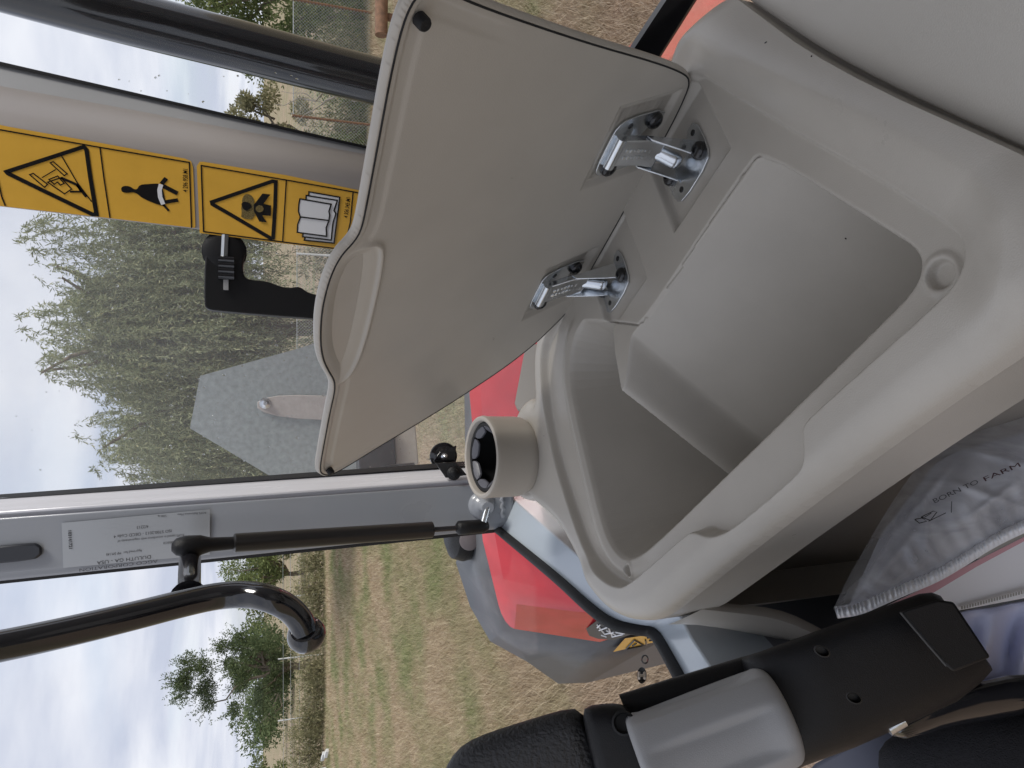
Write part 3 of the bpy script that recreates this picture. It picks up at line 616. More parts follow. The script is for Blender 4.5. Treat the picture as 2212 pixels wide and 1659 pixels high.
# ================================================================== STORAGE CONSOLE
ZL = 2.4 - .38
A_ = onz(1215, 680, ZL); B_ = onz(1488, 190, ZL)
E_ = nrm(B_ - A_); N_ = np.cross(E_, [0, 0, 1.])           # along the hinge line / away from it, towards the seat
def ew(u, v, z=ZL): q = onz(u, v, z) - A_; return (q @ E_, q @ N_)
def P3(p, z): p = np.asarray(p); return A_ + np.multiply.outer(p[..., 0], E_) + np.multiply.outer(p[..., 1], N_) + np.multiply.outer(np.asarray(z, float), [0, 0, 1.])
con = thing('storage_console', tuple(A_ + V(.05, -.3, -.75)), 'beige moulded storage console with its lid propped open beside the seat', 'console')
open_p = chaikin([(.375, .128), (.16, .138), (.146, .124), (.06, .055), (.044, .045), (.010, .050), (-.022, .083), (-.030, .134), (-.033, .198), (-.035, .27), (-.030, .305), (-.012, .330), (.012, .341), (.06, .343), (.265, .329), (.41, .319), (.444, .316), (.456, .305), (.455, .292), (.450, .28), (.392, .136)], 2)
ledge_p = chaikin([(.352, .002), (.02, .003), (-.012, .006), (-.06, .010), (-.085, .045), (-.099, .094), (-.103, .149), (-.097, .206), (-.083, .276), (-.068, .312), (-.034, .345), (-.005, .362), (.02, .367), (.09, .364), (.145, .361), (.165, .362), (.185, .376), (.205, .380), (.226, .380), (.305, .375), (.318, .371), (.324, .360), (.330, .349), (.345, .346), (.458, .341), (.480, .338), (.489, .328), (.486, .312), (.458, .232), (.43, .164), (.385, .045), (.374, .012)], 2)
outer_p = chaikin([(.446, .010), (.41, -.018), (.362, -.044), (.30, -.045), (.0, -.03), (-.06, -.03), (-.098, -.012), (-.122, .025), (-.134, .055), (-.158, .032), (-.20, .024), (-.245, .040), (-.278, .085), (-.275, .13), (-.245, .158), (-.15, .237), (-.118, .296), (-.102, .329), (-.064, .374), (-.019, .399), (.037, .413), (.1, .409), (.27, .396), (.43, .388), (.52, .389), (.57, .392), (.552, .34), (.484, .161), (.452, .035)], 2)
round_p = np.vstack([outer_p[:0]] + [chaikin([(1.2, .02), (.47, .005), (.41, -.022), (.362, -.044), (.30, -.045), (.0, -.03), (-.06, -.03), (-.098, -.012), (-.122, .025), (-.134, .055), (-.158, .032), (-.20, .024), (-.245, .040), (-.278, .085), (-.275, .13), (-.245, .158), (-.15, .237), (-.118, .296), (-.102, .329), (-.064, .374), (-.019, .399), (.037, .413), (.1, .409), (.27, .396), (.43, .388), (.52, .389), (1.2, .38)], 2)])
def tray_z(P): return -.005 - 1.45 * np.maximum(P[:, 1] - .137, -.012)
def on_tray(u, v):
    lo_, hi_ = ZL - .6, ZL + .05                       # bisect along the sight line for the tray plane
    for _ in range(50):
        z = (lo_ + hi_) / 2; q = np.array(ew(u, v, z))
        if z > ZL + tray_z(q[None])[0]: hi_ = z
        else: lo_ = z
    return q
rb0, rb1 = on_tray(1380, 740), on_tray(1640, 950)
rdir = nrm(rb1 - rb0); rnor = V(-rdir[1], rdir[0])          # towards the small pocket
if rnor[0] > 0: rnor = -rnor
def console_z(P):
    dO, _ = sdf(P, open_p); dL, _ = sdf(P, ledge_p); dX, _ = sdf(P, round_p)
    z = (.0120 + .007 * sstep(P[:, 1], .30, .34)) * sstep(dL, -.0005, .0045)
    right = sstep(P[:, 0] - (.33 + .30 * P[:, 1]), .02, .07)
    prof = .012 * sstep(dL, .002, .036) - .013 * sstep(dL, .034, .088)
    z = z + right * prof
    # raised inner bead on the curved side, worn soft
    side = sstep(-P[:, 0], -.05, .01)
    z = z + side * .005 * np.exp(-((dO - .012) / .008) ** 2)
    r = .024; q = np.clip(dX + r, 0, r); z = z - (r - np.sqrt(np.maximum(r * r - q * q, 0))) * .98
    # bosses
    for (cx, cy, ro, ri, h, dp) in ((.463, .322, .0128, .0090, .0022, .0038), (.002, .350, .0085, .0062, .0012, .008)):
        d = np.hypot(P[:, 0] - cx, P[:, 1] - cy)
        z = z + h * (1 - sstep(d, ro - .0015, ro + .0025)) - (dp + h) * (1 - sstep(d, ri - .0022, ri + .0008))
    # recessed hinge pads
    for (e0, e1, w0, w1) in ((.262, .364, -.014, .097), (.096, .196, -.014, .100)):
        bx = np.maximum(np.abs(P[:, 0] - (e0 + e1) / 2) - (e1 - e0) / 2, np.abs(P[:, 1] - (w0 + w1) / 2) - (w1 - w0) / 2)
        z = z - .0085 * (1 - sstep(bx, -.003, .0015))
    # bin
    inn = -dO
    steep = 8. - 5.3 * sstep(.13 - P[:, 0], -.02, .05)
    edge = -.003 * sstep(inn, -.003, .0) - steep * np.maximum(inn, 0)
    tz = tray_z(P); s_ = (P - rb0) @ rnor; l_ = (P - rb0) @ rdir
    pocket = -.30 - .25 * (P[:, 1] - .10)
    floor = np.where(s_ < .022, tz, tz + (pocket - tz) * sstep(s_, .022, .036))
    rib = np.where((s_ > -.03) & (s_ < .07), tz - smax(-2.6 * s_, -.056 + 0 * s_, .014) - 7 * np.maximum(s_ - .030, 0), -1)
    # fillet tray into rib
    floor = smax(floor, rib, .012)
    bowl = smax(floor, np.maximum(edge, -.50), .008)
    zin = np.where(inn > -.003, np.where(inn > 0, np.minimum(z, np.maximum(bowl, z + edge)), z + edge), z)
    return zin
Pg, zg, Fg = hfield(outer_p, .00115, console_z)
og = np.array(con.location)
vv = P3(Pg, zg) - og
o = finish(bpy.data.objects.new('console_top', fast_mesh('console_top', vv, Fg)), BEIGE, con, 180)
cr_ = np.array([(.478, .14), (.455, .09), (.24, .26), (-.118, .12), (.36, .19)]); cz = console_z(cr_); mb = MB()
for k, p in enumerate(cr_):
    q = P3(p, cz[k]); a = k * 1.7; mb.box(q, V(math.cos(a), math.sin(a), .3) * (.0005 + .0004 * (k % 3)), V(-math.sin(a), math.cos(a), 0) * .0004, V(0, 0, .0004))
o = mb.build('crumbs', SCREW, con); o['kind'] = 'stuff'
# outer skirt
rim = resample(outer_p, .004); zr = console_z(rim)
mb = MB(); rings = []
def skirt_z(p):
    e_, w_ = p
    if w_ > .37 and e_ > -.03: return -.064 - (.5 * (1 - sstep(e_, -.03, .045)))
    return -.42
for k, f in enumerate((0, .04, .12, .5, 1.)):
    rings.append([P3(p + .0, zr[i] + (skirt_z(p) - zr[i]) * f) for i, p in enumerate(rim)])
# slight inward draft of the lower wall
c0_ = np.array([.15, .18])
rings = [[P3(p + (c0_ - p) * (.012 * f), zr[i] + (skirt_z(p) - zr[i]) * f) for i, p in enumerate(rim)] for f in (0, .1, .3, .6, 1.)]
mb.loft(rings, cap=False); mb.build('skirt', BEIGE, con, 50)
mb = MB()     # turned-in lower lip and recessed base below the seat side
lip = [p for p in rim if p[1] > .37 and p[0] > .03]; lip.sort(key=lambda p: p[0])
mb.loft([[P3(p + (c0_ - p) * .012, -.064), P3(p + V(0, -.012), -.066), P3(p + V(0, -.10), -.075)] for p in lip], cap=False, closed=False)
mb.build('lip', BEIGE, con, 50)
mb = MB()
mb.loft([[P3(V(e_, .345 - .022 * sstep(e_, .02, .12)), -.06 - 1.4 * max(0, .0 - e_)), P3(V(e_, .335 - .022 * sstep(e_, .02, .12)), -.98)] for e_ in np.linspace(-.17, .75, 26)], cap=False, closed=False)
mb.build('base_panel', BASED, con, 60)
mb = MB()     # flank of the base curling round below the front corner
fi = [(1530, 1312, .715), (1560, 1317, .725), (1620, 1322, .75), (1683, 1330, .765), (1747, 1358, .77), (1850, 1420, .77)]
fo = [(1440, 1352, .725), (1500, 1350, .73), (1590, 1365, .765), (1690, 1384, .78), (1760, 1402, .785), (1850, 1440, .785)]
mb.loft([[at(a[0] + 4, a[1] - 14, a[2] + .02), at(*a), at(*b), at(b[0], b[1] - 4, b[2] + .06)] for a, b in zip(fi, fo)], cap=False, closed=False); mb.build('base_flank', BEIGE, con, 50, sub=1)
# bottle ledge behind the cup holder
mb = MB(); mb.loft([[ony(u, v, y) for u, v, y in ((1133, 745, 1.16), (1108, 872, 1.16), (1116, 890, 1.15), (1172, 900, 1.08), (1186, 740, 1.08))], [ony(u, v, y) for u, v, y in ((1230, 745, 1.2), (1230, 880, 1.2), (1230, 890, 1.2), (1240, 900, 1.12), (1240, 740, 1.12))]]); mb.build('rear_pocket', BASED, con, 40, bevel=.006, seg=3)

# --- side panel right of the seam, rising to the cab wall
seam = [(.442, -.005), (.452, .03), (.487, .163), (.553, .342), (.572, .395), (.60, .47)]
seam = chaikin(np.array(seam), 2, False)
zs = np.interp(seam[:, 1], [-.02, .02, .1, .395, .47], [-.014, .006, .008, .008, .008])
out_d = nrm(V(.95, -.30))
prof = [(0., -.005), (.0004, -.0008), (.003, .0006), (.010, .0035), (.025, .0085), (.05, .019), (.10, .047), (.16, .085), (.22, .14), (.27, .21), (.30, .30)]
rings = []
for (s_, h_) in prof:
    rings.append([P3(p + out_d * s_ * (1 + .0 * p[1]), zs[i] + h_ * (1 - .75 * math.exp(-((p[1] + .03) / .05) ** 2))) for i, p in enumerate(seam)])
mb = MB(); mb.loft(rings, cap=False, closed=False); mb.build('side_panel', BEIGE2, con, 60, sub=1)
mb = MB(); mb.loft([[ony(u, v, y) for u, v, y in ((2060, -30, .60), (2090, 0, .60), (2260, 52, .58))], [ony(u, v, y) for u, v, y in ((2060, -60, .62), (2090, -80, .62), (2260, -60, .60))]], cap=False, closed=False); mb.build('dark_trim', BLACKP, con, 40)

# --- lid: plane hinged on the A-B line, propped 62 degrees open
TH = rad(62); DL = N_ * math.cos(TH) + V(0, 0, 1) * math.sin(TH); NL = np.cross(E_, DL); NL = NL if NL @ (CAM - A_) > 0 else -NL
A2 = A_ + V(0, 0, .001)
def L3(p, h): p = np.asarray(p); return A2 + np.multiply.outer(p[..., 0], E_) + np.multiply.outer(p[..., 1], DL) + np.multiply.outer(np.asarray(h, float), NL)
lid_out = chaikin([(.473, .293), (.435, .189), (.400, .084), (.382, .036), (.370, .012), (.350, .0015), (.295, -.004), (.03, -.004), (.004, -.002), (-.012, .010), (-.040, .032), (-.069, .077), (-.088, .135), (-.104, .20), (-.117, .28), (-.128, .330), (-.124, .350), (-.104, .3635), (-.08, .366), (-.055, .366), (.046, .364), (.085, .362), (.105, .3645), (.125, .372), (.150, .380), (.178, .385), (.218, .3875), (.247, .386), (.272, .382), (.290, .375), (.300, .365), (.310, .361), (.335, .360), (.378, .359), (.45, .3575), (.480, .353), (.490, .342), (.487, .325)], 2)
grip_p = chaikin([(.288, .352), (.284, .338), (.262, .3345), (.218, .334), (.158, .336), (.118, .341), (.098, .350), (.096, .358), (.110, .362), (.130, .370), (.155, .377), (.18, .381), (.218, .383), (.247, .3815), (.270, .377), (.284, .368)], 2)
lid_out = lid_out * V(1, .992) + V(0, -.001); grip_p = grip_p * V(1, .992) + V(0, -.001)
def lid_h(P):
    d, _ = sdf(P, lid_out); g, _ = sdf(P, grip_p); inn = -d
    h = .004 * np.sqrt(np.clip(inn / .0014, 0, 1))       # rolled edge and parting line
    top = sstep(P[:, 1], .25, .30) * sstep(inn, .008, .009)
    h = h - .0012 * top * (1 - sstep(inn, .016, .021)) * sstep(g, .0, .01)                    # chamfer along the upper edge
    h = h + .0026 * np.exp(-((g - .0015) / .0024) ** 2) * sstep(inn, .008, .02)               # ridge round the grip
    h = h - .0085 * sstep(-g, -.001, .027)                                                        # finger trough
    for (e0, w0) in ((.309, .058), (.094, .050)):                                             # pressed pads under the hinges
        dx, dy = np.abs(P[:, 0] - e0) - .047, np.abs(P[:, 1] - w0 + .0) - .042
        h = h - .004 * (1 - sstep(np.maximum(dx, dy), -.006, .003)) * sstep(P[:, 1], .004, .02)
    return h
Pl, hl, Fl = hfield(lid_out, .0011, lid_h)
lid = finish(bpy.data.objects.new('lid', fast_mesh('lid', L3(Pl, hl) - og, Fl)), BEIGE, con, 180)
rim = resample(lid_out, .004); hr = lid_h(rim)
mb = MB(); cl = rim.mean(0)
mb.loft([[L3(p + (cl - p) * q, hr[i] * (1 if k == 0 else 0) + dz) for i, p in enumerate(rim)] for k, (q, dz) in enumerate(((0, 0), (-.0005, -.0006), (-.0005, -.002), (0.003, -.0032), (.1, -.0036)))], cap=True); mb.build('lid_back', BEIGE, con, 50)
t_ = np.roll(rim, -1, 0) - np.roll(rim, 1, 0); t_ /= np.linalg.norm(t_, axis=1, keepdims=True); n2 = np.stack([-t_[:, 1], t_[:, 0]], 1)
if ((rim + n2 * .004 - cl) ** 2).sum() > ((rim - cl) ** 2).sum(): n2 = -n2
gk = rim + n2 * .0034; mb = MB(); gl_ = [L3(p, .0040) for p in gk]; mb.tube(gl_ + gl_[:1], .00085, 6, cap=False); mb.build('parting_line', BLACKR, lid, 60)  # added dark tube drawing the lid's parting groove
for (e0, w0, r) in ((.470, .338, .0044), (-.100, .346, .0042)):
    c = L3(V(e0, w0), .0075); mb = MB(); mb.lathe(c, NL, [(r, -.003), (r, .0025), (r * .85, .004), (r * .4, .0045)], 20); mb.build('rubber_bumper', BLACKR, lid, 40)

# --- two sprung steel hinges with black screws
def hinge(el, eb):
    NB = V(0, 0, 1)
    def lp(de, w, h): return L3(V(el + de * .9, w * .88), .0005 + h)
    def bp(de, w, h): return P3(V(eb + de * .9, w * .92), -.0082 + h)
    mb = MB()
    # U plate on the lid
    up = chaikin([lp(*q, 0) for q in ((.037, .024), (.038, .088), (.030, .100), (.016, .102), (-.022, .102), (-.034, .096), (-.037, .084), (-.036, .024), (-.0165, .024), (-.0165, .050), (.0165, .050), (.0165, .024))], 1)
    mb.prism(up, NL * .0022)
    lo = chaikin([bp(*q, 0) for q in ((.037, .026), (.038, .068), (.030, .082), (-.024, .083), (-.036, .072), (-.037, .028), (-.018, .028), (-.018, .046), (.016, .046), (.016, .026))], 1)
    mb.prism(lo, NB * .0022)
    root = mb.build('hinge', STEEL, con, 35, bevel=.0005)
    mb = MB()     # raised arm from the lid plate to past the hinge line
    PA, PB = lp(0, .090, .003), bp(0, .060, .004); ch = PB - PA; cn = nrm(np.cross(E_, ch)); cn = cn if cn @ (CAM - PA) > 0 else -cn
    co_ = (lp(0, 0, .004) + bp(0, 0, .006)) / 2 - (PA + PB) / 2          # pull the bridge towards the corner
    def cp(de, f, h): return PA + E_ * de + ch * f + cn * h + co_ * .30 * math.sin(math.pi * min(max(f, 0), 1)) ** 1.0
    mb.loft([[cp(s_ * .0150, f, h) for s_, h in ((-1, h0), (-1, h1), (1, h1), (1, h0))] for f, h0, h1 in ((.02, -.002, .003), (.06, -.002, .007), (.30, -.002, .0075), (.54, -.002, .0075))]); mb.build('arm', STEEL, root, 30, bevel=.0013, seg=2)
    mb = MB(); mb.tube([cp(0, f, .001) for f in (.44, .50, .58, .80, .86, .88)], [.005, .0075, .008, .008, .0065, .003], 18); mb.build('spring_roll', STEEL, root, 50)
    mb = MB()
    for s_ in (-1, 1):
        q = [cp(s_ * .0156, .30, .002), cp(s_ * .0156, .35, .0075), cp(s_ * .0156, .78, .007), cp(s_ * .0156, 1.0, -.001), bp(s_ * .0158 + 0, .066, .002), bp(s_ * .0158, .035, .002)]
        mb.prism(q, E_ * .0015 * s_)
    mb.build('side_cheek', STEEL, root, 30)
    mb = MB(); mb.tube([lp(-.019, .090, .006), lp(.019, .090, .006)], .0055, 14); mb.build('pivot_pin', STEEL, root, 50)
    for fn, pos, nn in ((lp, (.026, .040), NL), (lp, (-.026, .082), NL), (bp, (.026, .062), NB), (bp, (-.027, .044), NB)):
        mb = MB(); mb.lathe(fn(*pos, .0022), nn, [(.0085, 0), (.0088, .002), (.0078, .0045), (.0052, .0065), (.0028, .0068), (.0024, .0052)], 20); mb.build('screw', SCREW, root, 40)
    for fn, pos, nn in ((lp, (.027, .078), NL), (lp, (-.028, .042), NL), (bp, (.027, .036), NB), (bp, (-.020, .070), NB)):
        mb = MB(); mb.lathe(fn(*pos, .0021), nn, [(.0030, 0), (.0030, .0006), (.0018, .0007), (.0016, .0002)], 14); mb.build('punched_hole', SCREW, root, 40)
    mb = MB()     # stamped lettering on the arm reads as rows of small raised marks
    for r_ in range(2):
        for c_ in range(9 if r_ == 0 else 7):
            p = cp(-.004 + .008 * r_, .13 + .042 * c_, .0078)
            mb.box(p, E_ * (.0016 + .0006 * math.sin(c_ * 2.3)), nrm(ch) * (.0010 + .0004 * math.cos(c_ * 1.7 + r_)), cn * .0006)
    mb.build('stamped_marks', STEEL, root)
    return root
hinge(.303, .304); hinge(.092, .126)

# ================================================================== CUP HOLDER
cupc = P3(V(-.201, .110), .006); cax = nrm(V(.03, -.13, 1.))
cup = thing('cup_holder', tuple(cupc), 'round beige cup holder with black rubber fingers at the console corner', 'cup holder')
R = .0585
mb = MB(); mb.lathe(cupc, cax, [(.040, -.02), (.048, -.012), (.050, .004), (R - .004, .012), (R - .001, .018), (R, .026), (R, .070), (R + .001, .074), (R, .078), (R - .003, .0795), (R - .006, .078), (R - .0075, .074), (R - .0075, .02), (.02, .018)], 56); mb.build('cup_body', CUPB, cup, 40)
mb = MB(); mb.lathe(cupc, cax, [(.064, -.02), (.066, -.006), (.064, .002), (.058, .005), (.052, .004), (.050, -.01)], 48, cap=False); mb.build('base_ring', BEIGE, cup, 50)
mb = MB(); mb.lathe(cupc + cax * .060, cax, [(R - .0078, .012), (R - .010, .0135), (R - .014, .0125), (R - .0145, .004)], 56, cap=False); mb.build('rubber_ring', BLACKR, cup, 50)
ta = nrm(np.cross(cax, [1., .2, 0])); tb = np.cross(cax, ta); FING = mat('grey_black_rubber_finger', (.10, .10, .115), .38, bump=.1, bscale=600, spec=.5)
for k in range(8):
    a0, a1 = 2 * math.pi * (k + .045) / 8, 2 * math.pi * (k + .955) / 8; pts = []
    def pp(a, r, h): return cupc + cax * h + r * (math.cos(a) * ta + math.sin(a) * tb)
    for a in np.linspace(a0, a1, 7): pts.append(pp(a, R - .013, .0725))
    am = (a0 + a1) / 2; w_ = (a1 - a0) / 2
    inn = [pp(am + w_ * q, r, h) for q, r, h in ((1., .046, .0715), (.97, .0405, .069), (.66, .0372, .0665), (0, .0362, .066), (-.66, .0372, .0665), (-.97, .0405, .069), (-1., .046, .0715))]
    mb = MB(); mb.prism(pts + inn, -cax * .003); mb.build('rubber_finger', FING, cup, 60, bevel=.0006)
mb = MB(); mb.lathe(cupc, cax, [(R - .0083, .071), (R - .0083, .0205)], 48, cap=False); mb.build('liner', BLACKR, cup, 50)
mb = MB(); mb.lathe(cupc + cax * .022, cax, [(.050, 0), (.050, .001)], 32); mb.build('cup_floor', BLACKR, cup)

# ================================================================== ARMREST, SEAT, BAG
def sec_ring(c, ax, ay, n=28, ex=.6):
    """superellipse ring"""
    r = []
    for k in range(n):
        a = 2 * math.pi * k / n; ca, sa = math.cos(a), math.sin(a)
        r.append(c + ax * (abs(ca) ** ex * (1 if ca >= 0 else -1)) + ay * (abs(sa) ** ex * (1 if sa >= 0 else -1)))
    return r
arm = thing('armrest', tuple(at(2050, 1400, .46) - V(0, 0, .05)), 'black folded up seat armrest with a grey ribbed adjuster wheel', 'armrest')
# long axis from the grained pad (image left) to the hinge end (image right)
def arm_sec(u0, v0, u1, v1, t, depth=.03, ex=.62, n=32):
    a, b = at(u0, v0, t), at(u1, v1, t); c = (a + b) / 2; ax = (b - a) / 2
    vd = nrm(c - CAM); ay = vd * depth
    return sec_ring(c + ay * .9, ax, ay, n, ex)
TA = .50
mb = MB()
mb.loft([arm_sec(*q) for q in ((948, 1700, 1000, 1790, TA + .03, .012), (962, 1650, 1030, 1800, TA + .03, .025), (990, 1606, 1080, 1810, TA + .03, .032), (1040, 1580, 1150, 1810, TA + .03, .036), (1120, 1555, 1220, 1800, TA + .03, .036), (1220, 1524, 1300, 1770, TA + .03, .036), (1262, 1519, 1340, 1750, TA + .03, .034))]); mb.build('pad', PADF, arm, 60, sub=1)
mb = MB()
mb.loft([arm_sec(*q) for q in ((1250, 1530, 1300, 1740, TA + .012, .030), (1268, 1517, 1330, 1740, TA + .012, .036), (1330, 1512, 1400, 1710, TA + .012, .038), (1352, 1520, 1415, 1700, TA + .012, .036), (1362, 1540, 1420, 1690, TA + .014, .030))]); mb.build('collar', BLACKP, arm, 60, sub=1)
mb = MB(); cH = at(1347, 1562, TA + .008); mb.lathe(cH, nrm(CAM - cH), [(.0085, 0), (.0085, .004), (.007, .0045), (.006, .002), (.0055, -.002)], 24); mb.build('screw_hole', mat('deep_black', (.003, .003, .003), .6), arm, 40)
# main black housing
mb = MB()
mb.loft([arm_sec(*q) for q in ((1335, 1496, 1440, 1760, TA + .03, .03, .5), (1450, 1460, 1540, 1735, TA + .03, .03, .5), (1600, 1415, 1660, 1690, TA + .03, .03, .5), (1615, 1410, 1690, 1685, TA + .012, .034, .55), (1640, 1402, 1740, 1660, TA + .004, .038, .55), (1760, 1358, 1850, 1620, TA + .0, .04, .55), (1900, 1308, 1985, 1560, TA + .0, .04, .55), (1984, 1278, 2070, 1520, TA + .0, .04, .5), (2010, 1276, 2120, 1480, TA + .002, .038, .5), (2030, 1284, 2146, 1450, TA + .004, .034, .5), (2040, 1300, 2142, 1440, TA + .01, .028, .5))]); mb.build('housing', BLACKP, arm, 50)
# inset cover plate at the end and its outline groove
mb = MB()
gq = [at(u, v, TA - .0412) for u, v in ((1945, 1322), (2025, 1296), (2060, 1300), (2140, 1420), (2060, 1452), (2046, 1440))]
mb.prism(gq, nrm(CAM - gq[0]) * -.012); mb.build('cover_plate', BLACKP, arm, 40, bevel=.0015)
mb = MB(); mb.tube([at(1945, 1323, TA - .042), at(1995, 1382, TA - .042), at(2044, 1438, TA - .042)], .0007, 6); mb.build('groove', mat('groove_grey', (.05, .05, .05), .5), arm)
for u, v in ((1776, 1407), (1845, 1508)):
    c = at(u, v, TA - .0385); mb = MB(); mb.loft([sec_ring(c + nrm(CAM - c) * h, nrm(at(u + 10, v + 5, TA) - at(u, v, TA)) * r * 1.7, nrm(at(u - 5, v + 10, TA) - at(u, v, TA)) * r, 18, 1.) for r, h in ((.0035, -.004), (.0035, .0008), (.0028, .001), (.0026, -.003))]); mb.build('dimple', mat('dimple_black', (.004, .004, .004), .5), arm, 40)
# fluted grey wheel lying in the housing
w0, w1 = at(1388, 1652, TA + .002), at(1690, 1540, TA + .002); wa = nrm(w1 - w0); wl = np.linalg.norm(w1 - w0)
FA = math.pi / 2 - .28
vw = nrm(CAM - (w0 + w1) / 2); ux = nrm(np.cross(wa, vw)); uy = np.cross(ux, wa); rings = []
for s_, k in ((-.02, .84), (0, .93), (.05, .965), (.14, .97), (.5, 1.), (.80, 1.), (.90, .99), (.97, .95), (1.005, .84), (1.02, .68)):
    ring = []
    for j in range(96):
        a = 2 * math.pi * j / 96; env = sstep(s_, .08, .2) * (1 - sstep(s_, .82, .93))
        fl = .5 + .5 * math.cos((a - FA) * 4); rr = .0352 * k * (1 - .19 * float(env) * (sstep(fl, .26, .50)))
        ring.append(w0 + wa * wl * s_ + (ux * math.cos(a) + uy * math.sin(a)) * rr)
    rings.append(ring)
mb = MB(); mb.loft(rings); mb.build('adjuster_wheel', GREYP, arm, 60, sub=1)
# hinge foot at the lower end
mb = MB(); mb.loft([arm_sec(*q) for q in ((1905, 1570, 1945, 1610, TA + .02, .02, .8), (2000, 1520, 2040, 1570, TA + .03, .02, .8), (2090, 1470, 2130, 1560, TA + .04, .02, .8), (2260, 1440, 2280, 1540, TA + .05, .02, .8))]); mb.build('hinge_foot', BLACKG, arm, 60, sub=1)
mb = MB(); mb.tube([at(1915, 1572, TA + .012), at(1948, 1552, TA + .012)], .006, 12); mb.build('pin', STEEL, arm, 50)

seat = thing('seat_backrest', tuple(at(2150, 1640, .62) - V(0, 0, .1)), 'charcoal fabric seat bolster in the lower corner below the armrest', 'seat')
rings = []
for k, (a, b, t, dp) in enumerate((((1880, 1640), (1990, 1900), .60, .02), ((1905, 1590), (2050, 1900), .58, .05), ((1950, 1560), (2120, 1900), .57, .07), ((2010, 1535), (2200, 1900), .56, .08), ((2100, 1510), (2300, 1900), .55, .08), ((2320, 1485), (2500, 1900), .54, .08))):
    rings.append(arm_sec(a[0], a[1], b[0], b[1], t, dp, .8))
mb = MB(); mb.loft(rings); mb.build('bolster', FABR, seat, 60, sub=1)
mb = MB(); mb.prism([at(u, v, .66) for u, v in ((1700, 1720), (1760, 1650), (1900, 1575), (2010, 1505), (2130, 1470), (2300, 1480), (2300, 1720), (1790, 1720))], nrm(at(1900, 1600, .66) - CAM) * .02); mb.build('seat_shell', mat('blue_grey_shell', (.17, .18, .23), .5, var=.05), seat, 40, bevel=.004)

# --- clear plastic bag of manuals leaning against the console base
def film_mat():
    m = bpy.data.materials.new('clear_plastic_film'); m.use_nodes = True; t = m.node_tree; t.nodes.clear()
    tr = t.nodes.new('ShaderNodeBsdfTransparent'); tr.inputs[0].default_value = (.93, .94, .97, 1)
    pb = t.nodes.new('ShaderNodeBsdfPrincipled'); pb.inputs['Base Color'].default_value = (.92, .93, .97, 1); pb.inputs['Roughness'].default_value = .16
    tcn = t.nodes.new('ShaderNodeTexCoord'); mp = t.nodes.new('ShaderNodeMapping'); mp.inputs['Scale'].default_value = (14, 5, 9); t.links.new(tcn.outputs['Object'], mp.inputs[0])
    n = t.nodes.new('ShaderNodeTexNoise'); n.inputs['Scale'].default_value = 2.2; n.inputs['Detail'].default_value = 7; n.inputs['Distortion'].default_value = .8; t.links.new(mp.outputs[0], n.inputs['Vector'])
    b = t.nodes.new('ShaderNodeBump'); b.inputs['Strength'].default_value = .35; b.inputs['Distance'].default_value = .006; t.links.new(n.outputs['Fac'], b.inputs['Height']); t.links.new(b.outputs[0], pb.inputs['Normal'])
    lw = t.nodes.new('ShaderNodeMapRange'); lw.inputs['From Min'].default_value = .35; lw.inputs['From Max'].default_value = .75; lw.inputs['To Min'].default_value = .26; lw.inputs['To Max'].default_value = .62; t.links.new(n.outputs['Fac'], lw.inputs['Value'])
    mx_ = t.nodes.new('ShaderNodeMixShader'); t.links.new(lw.outputs[0], mx_.inputs[0]); t.links.new(tr.outputs[0], mx_.inputs[1]); t.links.new(pb.outputs[0], mx_.inputs[2])
    o = t.nodes.new('ShaderNodeOutputMaterial'); t.links.new(mx_.outputs[0], o.inputs[0]); return m
FILM = film_mat()
TB = .66
bag = thing('plastic_bag', tuple(at(2200, 1400, TB + .1)), 'clear crinkled plastic bag of manuals tucked under the console', 'plastic bag')
# film sheet between the back edge (against the base panel) and the bright folded edge
top = [(1800, 1316), (1830, 1250), (1865, 1190), (1905, 1120), (1950, 1050), (2000, 985), (2080, 925), (2200, 860), (2330, 800)]
bot = [(1802, 1318), (1850, 1312), (1900, 1290), (1960, 1264), (2020, 1240), (2080, 1204), (2140, 1165), (2212, 1130), (2330, 1085)]
rings = []
topc = resample(chaikin(np.array(top, float), 2, False), 14, False); botc = resample(chaikin(np.array(bot, float), 2, False), 14, False)
K = 130; topc = np.stack([np.interp(np.linspace(0, 1, K), np.linspace(0, 1, len(topc)), topc[:, k]) for k in (0, 1)], 1); botc = np.stack([np.interp(np.linspace(0, 1, K), np.linspace(0, 1, len(botc)), botc[:, k]) for k in (0, 1)], 1)
creases = [((1990, 975), (2003, 1190)), ((1900, 1190), (2060, 1000)), ((2030, 1030), (2230, 1105)), ((1850, 1295), (1965, 1075)), ((1960, 1170), (1985, 1240)), ((2060, 960), (2240, 1010)), ((1880, 1270), (1990, 1130)), ((2090, 1120), (2200, 1040))]
def crease_h(u, v):
    h = 0.
    for (a, b) in creases:
        d = V(b[0] - a[0], b[1] - a[1]); L_ = d @ d; t_ = min(max(((u - a[0]) * d[0] + (v - a[1]) * d[1]) / L_, 0), 1)
        ds = math.hypot(u - a[0] - t_ * d[0], v - a[1] - t_ * d[1]); h += .0045 * math.exp(-(ds / 9.) ** 2) * math.sin(math.pi * (t_ * .9 + .05))
    return h
for j in range(70):
    f = j / 69; ring = []
    for i in range(K):
        u, v = topc[i] * (1 - f) + botc[i] * f
        wr = -crease_h(u, v) + .002 * math.sin(i * .25 + f * 5 + 2 * math.sin(f * 4)) * math.sin(math.pi * f) + .001 * math.sin(i * .8 - f * 9) * f
        ring.append(at(u, v, TB + .03 - .06 * f - .03 * math.sin(math.pi * f) + wr))
    rings.append(ring)
mb = MB(); mb.loft(rings, cap=False, closed=False); mb.build('film', FILM, bag, 60)
